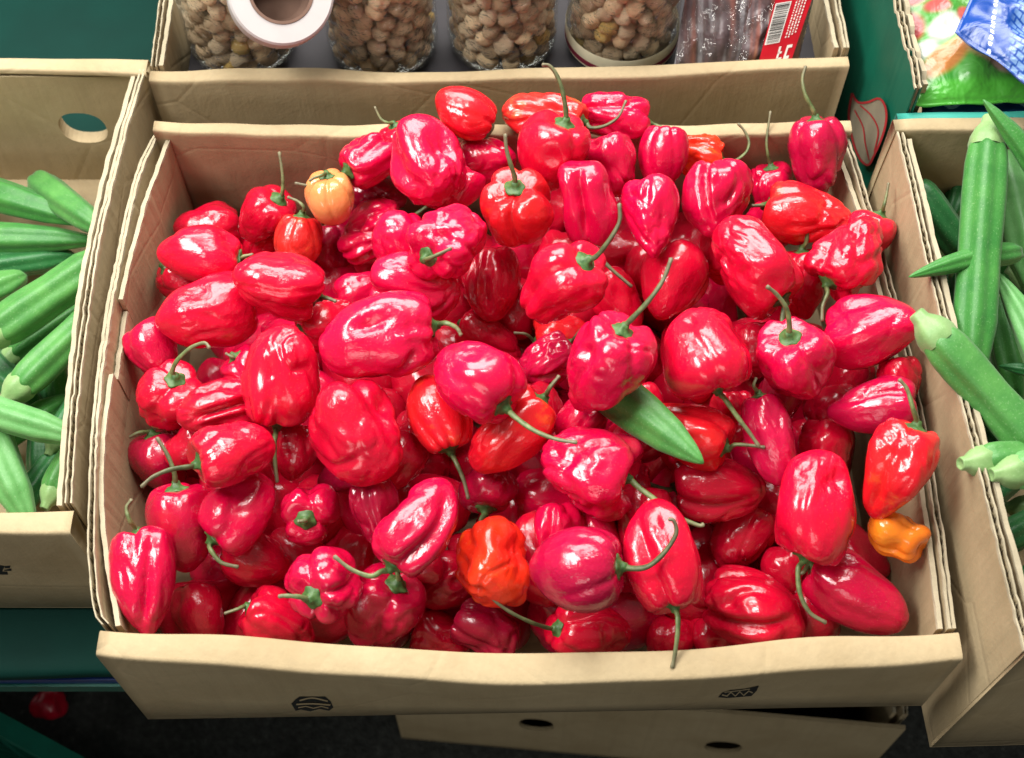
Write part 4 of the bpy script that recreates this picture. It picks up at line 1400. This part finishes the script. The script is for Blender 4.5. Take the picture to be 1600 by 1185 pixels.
# the one okra among the peppers: its thick end is under the big tapered pepper
i48 = [k for k, p in enumerate(PEP) if p['cx'] == 945 and p['cy'] == 580][0]
zt = PEPPER_POS[i48][2]
okra((936, 596), (1099, 724), 74, 'light', 'single light green okra lying among the red peppers', None, zt - .036, zt - .012, 50, cap=False, blunt=.02, bend=.0, ribs=5)

# ------------------------------------------------------------------ jars of dried fruit
M_CLEAR = clear_mat('clear_plastic', (.97, .98, .97))
M_RIM = plain('jar_base_plastic', (.62, .64, .60), .2)


def fruit_mat(name, a, b):
    k = NT(name)
    info = k.n('ObjectInfo')
    v = k.coords()
    c = k.ramp(k.noise(v, 160, 4), [(.3, a), (.7, b)])
    rr = k.ramp(info.outputs['Random'], [(0, (.62, .56, .5)), (.6, (1.0, 1.0, 1.0)), (1, (1.3, 1.22, 1.1))])
    c = k.mix(1.0, c, rr, 'MULTIPLY')
    k.l(c, k.b.inputs['Base Color'])
    k.b.inputs['Roughness'].default_value = .62
    nrm = k.bump(k.noise(v, 330, 4, .6, .6), .8, .0022)
    k.l(nrm, k.b.inputs['Normal'])
    return k.mat


FM = [fruit_mat('dried_fruit_tan', (.72, .53, .34), (.90, .72, .50)), fruit_mat('dried_fruit_brown', (.60, .42, .26), (.78, .58, .38)),
      fruit_mat('dried_fruit_ochre', (.50, .34, .10), (.62, .42, .14))]
ball_meshes = []
for k in range(6):
    rg = np.random.default_rng(300 + k)
    bm = bmesh.new(); bmesh.ops.create_icosphere(bm, subdivisions=3, radius=1)
    co = np.array([v.co for v in bm.verts])
    dsp = 1 + .10 * waves(co, 10, 1.5, 4, rg) - .11 * np.abs(waves(co, 14, 4, 9, rg))
    dsp -= .16 * np.exp(-(np.arccos(np.clip(co[:, 2], -1, 1)) / .3) ** 2)
    for v, f in zip(bm.verts, dsp):
        v.co = v.co * float(f)
    me = bpy.data.meshes.new('dried_fruit'); bm.to_mesh(me); bm.free()
    me.polygons.foreach_set('use_smooth', [True] * len(me.polygons))
    ball_meshes.append(me)


def lathe(prof, n=64, jitter=None):
    ph = np.arange(n) / n * 2 * math.pi
    V = []
    for (r, z) in prof:
        rr = r * np.ones(n)
        V.append(np.c_[rr * np.cos(ph), rr * np.sin(ph), np.full(n, z)])
    V = np.concatenate(V)
    F = grid_faces(len(prof), n, False, True)
    F = [tuple(f) for f in F]
    return V, F


JZ = -.0285
jars = [(-.2085, .752, .0425, 'leftmost clear jar of brown dried fruit, under the white paper roll', 'leftmost'),
        (-.1000, .752, .0430, 'second clear jar of brown dried fruit, right of the paper roll', 'second'),
        (-.0075, .756, .0425, 'third clear jar of brown dried fruit, in the middle of the box', 'third'),
        (.0850, .756, .0430, 'rightmost clear jar of dried fruit, with a cream band at its base', 'rightmost')]
rg = np.random.default_rng(9)
for (jx, jy, jr, lab, which) in jars:
    jt = thing('plastic_jar', lab, 'jar', (jx, jy, JZ))
    h = .150
    prof = [(.001, .002), (jr * .72, .002), (jr * .80, .000), (jr * .93, .003), (jr * .985, .009), (jr, .016), (jr * .995, .05), (jr, .09), (jr * .995, .118), (jr * .94, .130), (jr * .80, .138), (jr * .78, h)]
    V, F = lathe(prof)
    mesh_np('jar_body', V, F, M_CLEAR, jt)
    V, F = lathe([(jr * .62, .0045), (jr * .90, .0045), (jr * .955, .0095), (jr * .955, .012), (jr * .88, .008), (jr * .62, .006)])
    mesh_np('base_ring', V, F, M_CLEAR, jt)
    if which == 'rightmost':
        V, F = lathe([(jr * 1.012, .008), (jr * 1.02, .010), (jr * 1.02, .0235), (jr * 1.012, .025)])
        mesh_np('cream_band', V, F, plain('cream_band', (.62, .56, .40), .5), jt)
        V, F = lathe([(jr * 1.024, .0100), (jr * 1.026, .0105), (jr * 1.026, .0145), (jr * 1.024, .0150)])
        mesh_np('maroon_stripe', V, F, plain('maroon_stripe', (.16, .01, .03), .5), jt)
    # the fruit: packed against the front and the upper middle of the jar
    pts = []
    tries = 0
    lim = 74
    cands = []
    for zc in np.arange(.011, .125, .0120):
        for ring, nn in ((.0335, 14),):
            a0 = rg.uniform(0, 6.28)
            for q in range(nn):
                a = a0 + q / nn * 2 * math.pi
                if math.sin(a) > .30:
                    continue
                cands.append((ring * math.cos(a) + rg.normal() * .0010, ring * math.sin(a) + rg.normal() * .0010, zc + rg.normal() * .0018))
    for (x, y, z) in cands[:74]:
        r = rg.uniform(.0068, .0090)
        lim_r = jr - .0015 - r
        rad = math.hypot(x, y)
        if rad > lim_r:
            x, y = x / rad * lim_r, y / rad * lim_r
        o = bpy.data.objects.new('dried_fruit', ball_meshes[rg.integers(0, 6)])
        COL.objects.link(o)
        o.location = (jx + x, jy + y, JZ + max(z, r + .005))
        o.scale = (r, r * rg.uniform(.92, 1.08), r * rg.uniform(.88, 1.05))
        o.rotation_euler = rg.uniform(0, 6.28, 3)
        tag(o, 'wrinkled brown dried fruit inside the %s jar' % which, 'dried fruit', 'dried fruit in the %s jar' % which)
        if not o.data.materials:
            o.data.materials.append(FM[0])
        o.material_slots[0].link = 'OBJECT'
        o.material_slots[0].material = FM[0 if (u := rg.random()) < .56 else 1 if u < .93 else 2]

for (jx, jy, jr, lab, which) in jars:
    m = MB()
    src = ball_meshes[0]
    bm = bmesh.new(); bmesh.ops.create_icosphere(bm, subdivisions=2, radius=1)
    sv = np.array([v.co for v in bm.verts]); sf = [tuple(v.index for v in f.verts) for f in bm.faces]; bm.free()
    for zc in np.arange(.014, .128, .0135):
        for ring, nn in ((.0205, 8), (.007, 3)):
            a0 = rg.uniform(0, 6.28)
            for q in range(nn):
                a = a0 + q / nn * 2 * math.pi
                m.add(sv * rg.uniform(.0075, .0092) + np.array([jx + ring * math.cos(a), jy + ring * math.sin(a), JZ + zc + rg.normal() * .001]), sf)
    o = m.build('dried_fruit_core', FM[1], None, True)
    tag(o, 'inner mass of brown dried fruit in the %s jar' % which, 'dried fruit', None, 'stuff')

# ------------------------------------------------------------------ paper roll with its cardboard core
M_PAPER = plain('white_paper', (.44, .415, .41), .8, .04, 40)
M_CORE = plain('brown_core', (.15, .085, .06), .8)
rd = .925
rc_ = at_depth(439, -14, rd)
rx = ray(439, -14); rx = rx / np.linalg.norm(rx)
axd = Vector(-rx) + Vector((.10, -.02, .22)); axd.normalize()
rot = axd.to_track_quat('Z', 'Y').to_matrix().to_4x4()
pr = thing('paper_roll', 'white paper roll with a brown core lying on the jars', 'paper roll', mat=Matrix.Translation(Vector(rc_)) @ rot)
Ro, Ri = 83 / F_PX * rd, 46 / F_PX * rd
rl = .030
prof = [(Ri + .0022, 0), (Ro - .0015, .0), (Ro, -.0015), (Ro + .0004, -rl / 2), (Ro, -rl + .0015), (Ro - .0015, -rl), (Ri + .0022, -rl), (Ri + .0022, 0)]
V, F = lathe(prof, 72)
o = mesh_np('roll', V, F, M_PAPER, pr, False)
prof = [(Ri, .0006), (Ri + .0021, .0006), (Ri + .0021, -rl - .001), (.0005, -rl - .001), (.0005, -rl + .002), (Ri * .8, -rl + .003), (Ri, -rl + .006), (Ri, .0006)]
V, F = lathe(prof, 64)
mesh_np('core', V, F, M_CORE, pr, False)
V, F = lathe([(Ro - .004, .0003), (Ro - .0035, .0006), (Ro - .0030, .0003)], 72)
for o in pr.children:
    bm = bmesh.new(); bm.from_mesh(o.data); bmesh.ops.remove_doubles(bm, verts=bm.verts, dist=1e-6); bmesh.ops.recalc_face_normals(bm, faces=bm.faces); bm.to_mesh(o.data); bm.free()


# ------------------------------------------------------------------ soft packets (with print held as colour per point)
def printed_mat(name, rough=.34, bump=.5, clear=0.0):
    k = NT(name)
    a = k.n('VertexColor'); a.layer_name = 'print'
    k.l(a.outputs['Color'], k.b.inputs['Base Color'])
    k.b.inputs['Roughness'].default_value = rough
    k.b.inputs['Coat Weight'].default_value = .22
    k.b.inputs['Coat Roughness'].default_value = .10
    v = k.coords()
    nrm = k.bump(k.noise(v, 45, 3, .5, .5), bump, .006)
    k.l(nrm, k.b.inputs['Normal'])
    return k.mat


M_PRINT = printed_mat('printed_film', .34, .75)


def packet(name, parent, corners, thick, colour, mat, n=90, wr=.0012, seed=0, edge=.04):
    """a pillow-shaped packet: corners = 4 points (u along 0->1, v along 0->3), front face towards the normal"""
    c = [np.array(q, float) for q in corners]
    rg = np.random.default_rng(seed)
    u, v = np.meshgrid(np.linspace(0, 1, n), np.linspace(0, 1, n), indexing='ij')
    u, v = u.ravel(), v.ravel()
    base = ((1 - u) * (1 - v))[:, None] * c[0] + (u * (1 - v))[:, None] * c[1] + (u * v)[:, None] * c[2] + ((1 - u) * v)[:, None] * c[3]
    nrm = np.cross(c[1] - c[0], c[3] - c[0]); nrm /= np.linalg.norm(nrm)
    e = np.clip(np.minimum(np.minimum(u, 1 - u), np.minimum(v, 1 - v)) / .5, 0, 1)
    puff = np.clip((e - edge) / (1 - edge), 0, 1) ** .55
    w = waves(np.c_[u * 1.0, v, np.zeros_like(u)], 12, 8, 38, rg) * wr
    top = base + nrm * ((thick / 2 * puff + w * (.35 + puff))[:, None] + .0006)
    bot = base - nrm * ((thick / 2 * puff - w * .5 * (1 - puff))[:, None] - w[:, None] * .35 + .0002)
    V = np.vstack([top, bot])
    F = grid_faces(n, n)
    F2 = [tuple(reversed([q + n * n for q in f])) for f in F]
    edge_i = [i * n for i in range(n)] + [(n - 1) * n + j for j in range(1, n)] + [i * n + n - 1 for i in range(n - 2, -1, -1)] + [j for j in range(n - 2, 0, -1)]
    F3 = [(edge_i[k], edge_i[(k + 1) % len(edge_i)], edge_i[(k + 1) % len(edge_i)] + n * n, edge_i[k] + n * n) for k in range(len(edge_i))]
    off = c[0] * .25 + c[1] * .25 + c[2] * .25 + c[3] * .25
    o = mesh_np(name, V, F + F2 + F3, mat, parent, True, off if parent is not None else None)
    if colour is not None:
        cc = np.ones((len(V), 4), np.float32)
        cc[:n * n, :3] = colour(u, v, rg)
        cc[n * n:, :3] = colour(1 - u, v, rg)
        at_ = o.data.color_attributes.new('print', 'FLOAT_COLOR', 'POINT')
        at_.data.foreach_set('color', cc.ravel())
    bm = bmesh.new(); bm.from_mesh(o.data); bmesh.ops.recalc_face_normals(bm, faces=bm.faces); bm.to_mesh(o.data); bm.free()
    return o


def cent(c):
    return tuple(sum(np.array(q, float) for q in c) / 4)


def blend(col, m, c2):
    return col * (1 - m[:, None]) + np.array(c2)[None, :] * m[:, None]


def sm(x, a, b):
    q = np.clip((x - a) / (b - a), 0, 1)
    return q * q * (3 - 2 * q)


def blob(u, v, cu, cv, ru, rv, rot=0.0, soft=.12):
    ca, sa = math.cos(rot), math.sin(rot)
    x, y = (u - cu), (v - cv)
    d = np.hypot((x * ca + y * sa) / ru, (-x * sa + y * ca) / rv)
    return 1 - sm(d, 1 - soft, 1 + soft)


def green_print(u, v, rg):
    n1 = waves(np.c_[u, v, 0 * u], 12, 6, 30, rg)
    c = np.tile([.10, .46, .06], (len(u), 1)) * (1 + .25 * n1[:, None] * .5)
    c = blend(c, sm(n1, .2, .9) * .6, (.03, .30, .03))
    for (a, b, r1, r2, ro, k) in ((.10, .72, .09, .06, .4, (.72, .05, .09)), (.20, .60, .08, .05, -.5, (.70, .08, .10)), (.05, .52, .07, .10, .2, (.62, .02, .06)), (.30, .78, .09, .06, 0, (.8, .16, .18)),
                                  (.24, .46, .10, .07, .1, (.92, .92, .80)), (.08, .33, .10, .06, .3, (.70, .74, .66)), (.22, .26, .17, .075, .5, (.82, .28, .08)), (.48, .34, .17, .10, -.3, (.84, .42, .26)),
                                  (.62, .24, .13, .07, -.4, (.80, .45, .42)), (.40, .62, .08, .06, 0, (.12, .40, .05)), (.52, .86, .16, .05, .2, (.78, .72, .5)), (.36, .52, .05, .05, 0, (.8, .12, .12))):
        c = blend(c, blob(u, v, a, b, r1, r2, ro, .3) * .92, k)
    c = blend(c, (1 - sm(v, .10, .15)), (.12, .62, .06))
    return np.clip(c, 0, 1) * .50


def blue_print(u, v, rg):
    c = np.tile([.003, .045, .26], (len(u), 1))
    # rows of small brick-like white-blue marks
    rows = np.floor(v * 22)
    bx = (u * 16 + .5 * (rows % 2)) % 1
    by = (v * 22) % 1
    m = ((bx > .10) & (bx < .92) & (by > .18) & (by < .86)).astype(float)
    zone = sm(u + .25 * v, .38, .46)
    c = blend(c, m * zone * .8, (.17, .29, .50))
    dash = ((np.abs(u + .25 * v - .27) < .012) & ((v * 26) % 1 > .4)).astype(float)
    c = blend(c, dash, (.8, .85, .9))
    c = blend(c, sm(waves(np.c_[u, v, 0 * u], 10, 10, 30, rg), .9, 1.4) * .5, (.6, .7, .85))
    return np.clip(c, 0, 1)


def navy_print(u, v, rg):
    c = np.tile([.004, .05, .17], (len(u), 1))
    # a row of looping script strokes
    x = u * 10
    y = (v - .16) / .13
    cur = .62 * np.sin(x * 2.6) * (.6 + .4 * np.sin(x * 1.1))
    m = (np.abs(y - cur) < .20).astype(float) * (np.abs(y) < 1) * (u > .12) * (u < .7)
    c = blend(c, m * .8, (.40, .55, .72))
    return np.clip(c, 0, 1)


GP = 'printed packets in the green carton'
c4 = [at(1428, 166, .060), at(1660, 158, .060), at(1640, -70, .075), at(1398, -60, .072)]
pk = thing('food_packet', 'green packet printed with vegetables in the green carton', 'packet', cent(c4), group=GP)
packet('film', pk, c4, .030, green_print, M_PRINT, 110, .0022, 1)
c4 = [at(1492, 52, .098), at(1690, 190, .100), at(1760, 20, .112), at(1560, -100, .108)]
pk = thing('food_packet', 'shiny blue packet with pale brick pattern on top of the green one', 'packet', cent(c4), group=GP)
packet('film', pk, c4, .022, blue_print, M_PRINT, 150, .0022, 2)
c4 = [at(1440, 180, .046), at(1690, 178, .046), at(1690, 110, .040), at(1440, 110, .040)]
pk = thing('food_packet', 'navy packet with pale script under the green one', 'packet', cent(c4), group=GP)
packet('film', pk, c4, .016, navy_print, M_PRINT, 110, .001, 3)


# ------------------------------------------------------------------ clear bags of dried red strips, with a red label
def strips_print(u, v, rg):
    x = u + .18 * v + .03 * waves(np.c_[u, v * .5, 0 * u], 8, 4, 12, rg)
    s = waves(np.c_[x, v * .06, 0 * u], 18, 18, 70, rg)
    c = np.tile([.10, .07, .075], (len(u), 1))
    c = blend(c, sm(s, -.2, .7), (.20, .075, .06))
    c = blend(c, sm(s, .7, 1.2) * .8, (.34, .15, .08))
    c = blend(c, sm(-s, .8, 1.3) * .8, (.28, .26, .28))
    return np.clip(c, 0, 1)


GB = 'clear bags of dried red strips'
c4 = [at(1052, 108, -.012), at(1170, 106, -.012), at(1205, -90, .050), at(1085, -90, .050)]
bg = thing('clear_bag', 'clear bag of dark red dried strips beside the rightmost jar', 'bag', cent(c4), group=GB)
packet('strips', bg, c4, .020, strips_print, printed_mat('strip_print', .5, .8), 90, .0025, 11)
up_ = np.cross(c4[1] - c4[0], c4[3] - c4[0]); up_ /= np.linalg.norm(up_)
packet('film', bg, [q + up_ * .003 for q in c4], .024, None, M_CLEAR, 60, .0024, 12)
c4 = [at(1150, 108, -.010), at(1246, 102, -.010), at(1290, -80, .062), at(1190, -80, .062)]
bg = thing('clear_bag', 'clear bag with a red barcode label against the right box wall', 'bag', cent(c4), group=GB)
packet('strips', bg, c4, .020, strips_print, bpy.data.materials['strip_print'], 90, .0025, 13)
up_ = np.cross(c4[1] - c4[0], c4[3] - c4[0]); up_ /= np.linalg.norm(up_)
packet('film', bg, [q + up_ * .003 for q in c4], .024, None, M_CLEAR, 60, .0024, 14)
# label, barcode and print: flat pieces on the front of the film
M_LABEL = plain('red_label', (.52, .008, .020), .35)
M_WHITE = plain('white_print', (.78, .76, .72), .5)


def front(px, py, lift):
    d = ray(px, py)
    n_ = up_ if up_ @ d < 0 else -up_
    o_ = c4[0] + n_ * (.0165 + lift)
    tt = ((o_ - CAM) @ n_) / (d @ n_)
    return CAM + d * tt


off = np.array(cent(c4))
m = MB()
lab_px = [(1183, 106), (1214, -10), (1275, -20), (1236, 96)]
gu, gv = 12, 12
V = []
for i in range(gu):
    for j in range(gv):
        u_, v_ = i / (gu - 1), j / (gv - 1)
        px = (1 - u_) * ((1 - v_) * lab_px[0][0] + v_ * lab_px[1][0]) + u_ * ((1 - v_) * lab_px[3][0] + v_ * lab_px[2][0])
        py = (1 - u_) * ((1 - v_) * lab_px[0][1] + v_ * lab_px[1][1]) + u_ * ((1 - v_) * lab_px[3][1] + v_ * lab_px[2][1])
        V.append(front(px, py, .0012))
m.add(V, grid_faces(gu, gv)); lo = m.build('label', M_LABEL, bg, False, off)


def onlab(u_, v_, lift):
    px = (1 - u_) * ((1 - v_) * lab_px[0][0] + v_ * lab_px[1][0]) + u_ * ((1 - v_) * lab_px[3][0] + v_ * lab_px[2][0])
    py = (1 - u_) * ((1 - v_) * lab_px[0][1] + v_ * lab_px[1][1]) + u_ * ((1 - v_) * lab_px[3][1] + v_ * lab_px[2][1])
    return front(px, py, lift)


def lrect(m, u0, u1, v0, v1, lift):
    m.add([onlab(u0, v0, lift), onlab(u1, v0, lift), onlab(u1, v1, lift), onlab(u0, v1, lift)], [(0, 1, 2, 3)])


m = MB(); lrect(m, .04, .46, .30, .86, .0016); m.build('barcode_ground', M_WHITE, lo, False)
for ob in (lo.children[0],):
    ob.data.transform(Matrix.Translation(Vector(-off)))
m = MB()
q = .32
rgb = random.Random(4)
while q < .84:
    w_ = rgb.choice((.006, .010, .016))
    lrect(m, .07, .43, q, q + w_, .0019)
    q += w_ + rgb.choice((.008, .012, .018))
m.build('barcode', M_BLACK, lo, False, off)
m = MB()
for (r_, a0, a1) in ((.60, .35, .95), (.68, .35, .92), (.76, .38, .95), (.84, .40, .9)):
    q = a0
    while q < a1:
        w_ = rgb.uniform(.012, .035)
        lrect(m, r_ - .018, r_ + .018, q, q + w_, .0019)
        q += w_ + rgb.uniform(.008, .02)
# three bold letters at the foot of the label, mostly turned away
for (a, b, c, d_) in ((.50, .56, .04, .24), (.50, .66, .04, .085), (.50, .62, .14, .17), (.72, .78, .05, .24), (.78, .88, .20, .24), (.78, .88, .05, .09)):
    lrect(m, a, b, c, d_, .0019)
m.build('label_print', M_WHITE, lo, False, off)

# ------------------------------------------------------------------ black plastic sack filling the lower box
M_SACK = plain('black_sack', (.010, .009, .013), .28, .1, 30)
nn = 48
uu, vv = np.meshgrid(np.linspace(0, 1, nn), np.linspace(0, 1, nn), indexing='ij')
uu, vv = uu.ravel(), vv.ravel()
rg = np.random.default_rng(33)
Lb = float(np.linalg.norm(wr - wl))
e_ = np.clip(np.minimum(np.minimum(uu, 1 - uu), np.minimum(vv, 1 - vv)) / .12, 0, 1) ** .5
hz = WZ - .115 + .050 * e_ + .008 * waves(np.c_[uu * 1.3, vv, 0 * uu], 14, 8, 34, rg)
XY = wl[None, :] + dv[None, :] * (.020 + uu * (Lb - .040))[:, None] + nv[None, :] * (.024 + vv * .315)[:, None]
top_ = np.c_[XY, hz]; bot_ = np.c_[XY, np.full(len(uu), GZ + .012)]
F = grid_faces(nn, nn)
ei = [i * nn for i in range(nn)] + [(nn - 1) * nn + j for j in range(1, nn)] + [i * nn + nn - 1 for i in range(nn - 2, -1, -1)] + [j for j in range(nn - 2, 0, -1)]
F2 = [tuple(reversed([q + nn * nn for q in f])) for f in F]
F3 = [(ei[k], ei[(k + 1) % len(ei)], ei[(k + 1) % len(ei)] + nn * nn, ei[k] + nn * nn) for k in range(len(ei))]
o = mesh_np('plastic_sack', np.vstack([top_, bot_]), F + F2 + F3, M_SACK)
bm = bmesh.new(); bm.from_mesh(o.data); bmesh.ops.recalc_face_normals(bm, faces=bm.faces); bm.to_mesh(o.data); bm.free()
tag(o, 'black plastic sack filling the box on the ground below', 'sack')

# ------------------------------------------------------------------ on the ground, lower left
q = at(72, 1102, GZ + .022)
gp = thing('habanero_pepper', 'blurred red pepper fallen on the dark ground at the lower left', 'pepper', mat=Matrix.Translation(Vector(q)) @ Matrix.Rotation(1.2, 4, 'Y'))
V, F, tp = pepper_shape(901, .040, .034, 'smooth', 30, 40)
mesh_np('flesh', V, F, PM['deep'], gp)

M_CRATE = plain('green_crate', (.0, .10, .065), .5)
cpt = at(150, 1200, -.50)[:2]
ca_ = at(-60, 1086, -.50)[:2]
dx = (cpt - ca_) / np.linalg.norm(cpt - ca_); dn = np.array([dx[1], -dx[0]])       # dn points to the viewer
if dn[1] > 0: dn = -dn
ctr = (cpt + ca_) / 2 + dn * .14
cr = thing('plastic_crate', 'dark green plastic crate on the ground at the lower left corner', 'crate', (float(ctr[0]), float(ctr[1]), GZ))
hw, hd = .25, .14
Mx = Matrix(((dx[0], -dn[0], 0, ctr[0]), (dx[1], -dn[1], 0, ctr[1]), (0, 0, 1, GZ), (0, 0, 0, 1)))
cr.matrix_world = Mx
for (a0, a1, b0_, b1_, nm) in ((-hw, hw, hd - .012, hd, 'long_wall'), (-hw, hw, -hd, -hd + .012, 'long_wall'), (-hw, -hw + .012, -hd + .0121, hd - .0121, 'short_wall'), (hw - .012, hw, -hd + .0121, hd - .0121, 'short_wall')):
    m = MB()
    m.add(*box_vf(a0, a1, b0_, b1_, .003, .05)); m.add(*box_vf(a0, a1, b0_ - .003, b1_ + .003, .200, .227))
    lng = a1 - a0 > b1_ - b0_
    nn = 9 if lng else 5
    for k in range(nn):
        f = k / (nn - 1)
        if lng:
            x_ = a0 + (a1 - a0 - .016) * f
            m.add(*box_vf(x_, x_ + .016, b0_ + .001, b1_ - .001, .05, .2))
        else:
            y_ = b0_ + (b1_ - b0_ - .016) * f
            m.add(*box_vf(a0 + .001, a1 - .001, y_, y_ + .016, .05, .2))
    m.build(nm, M_CRATE, cr)
m = MB(); m.add(*box_vf(-hw + .0125, hw - .0125, -hd + .0125, hd - .0125, .004, .010)); m.build('crate_floor', M_CRATE, cr)
rg = np.random.default_rng(21)
for k in range(26):
    x_, y_ = rg.uniform(-hw + .04, hw - .04), rg.uniform(-hd + .04, hd - .04)
    col = 'pale' if k % 4 == 0 else 'red'
    L_ = rg.uniform(.045, .06)
    Mo = Mx @ Matrix.Translation((x_, y_, .190 - .03 * (k % 3))) @ Matrix.Rotation(rg.uniform(0, 6.28), 4, 'Z') @ Matrix.Rotation(1.4, 4, 'Y')
    V, F, tp = pepper_shape(920 + k, L_, L_ * .8, 'smooth', 20, 28)
    if col == 'red':
        th_o = mesh_np('habanero_pepper', V, F, PM['deep'])
        th_o.matrix_world = Mo
        tag(th_o, 'dim red pepper inside the green crate at the lower left corner', 'pepper', 'peppers in the green crate')
    else:
        th_o = mesh_np('pale_pepper', V, F, plain('pale_pepper', (.40, .36, .22), .4) if k == 0 else bpy.data.materials['pale_pepper'])
        th_o.matrix_world = Mo
        tag(th_o, 'pale pepper inside the green crate at the lower left corner', 'pepper', 'pale peppers in the green crate')
bpy.context.view_layer.update()
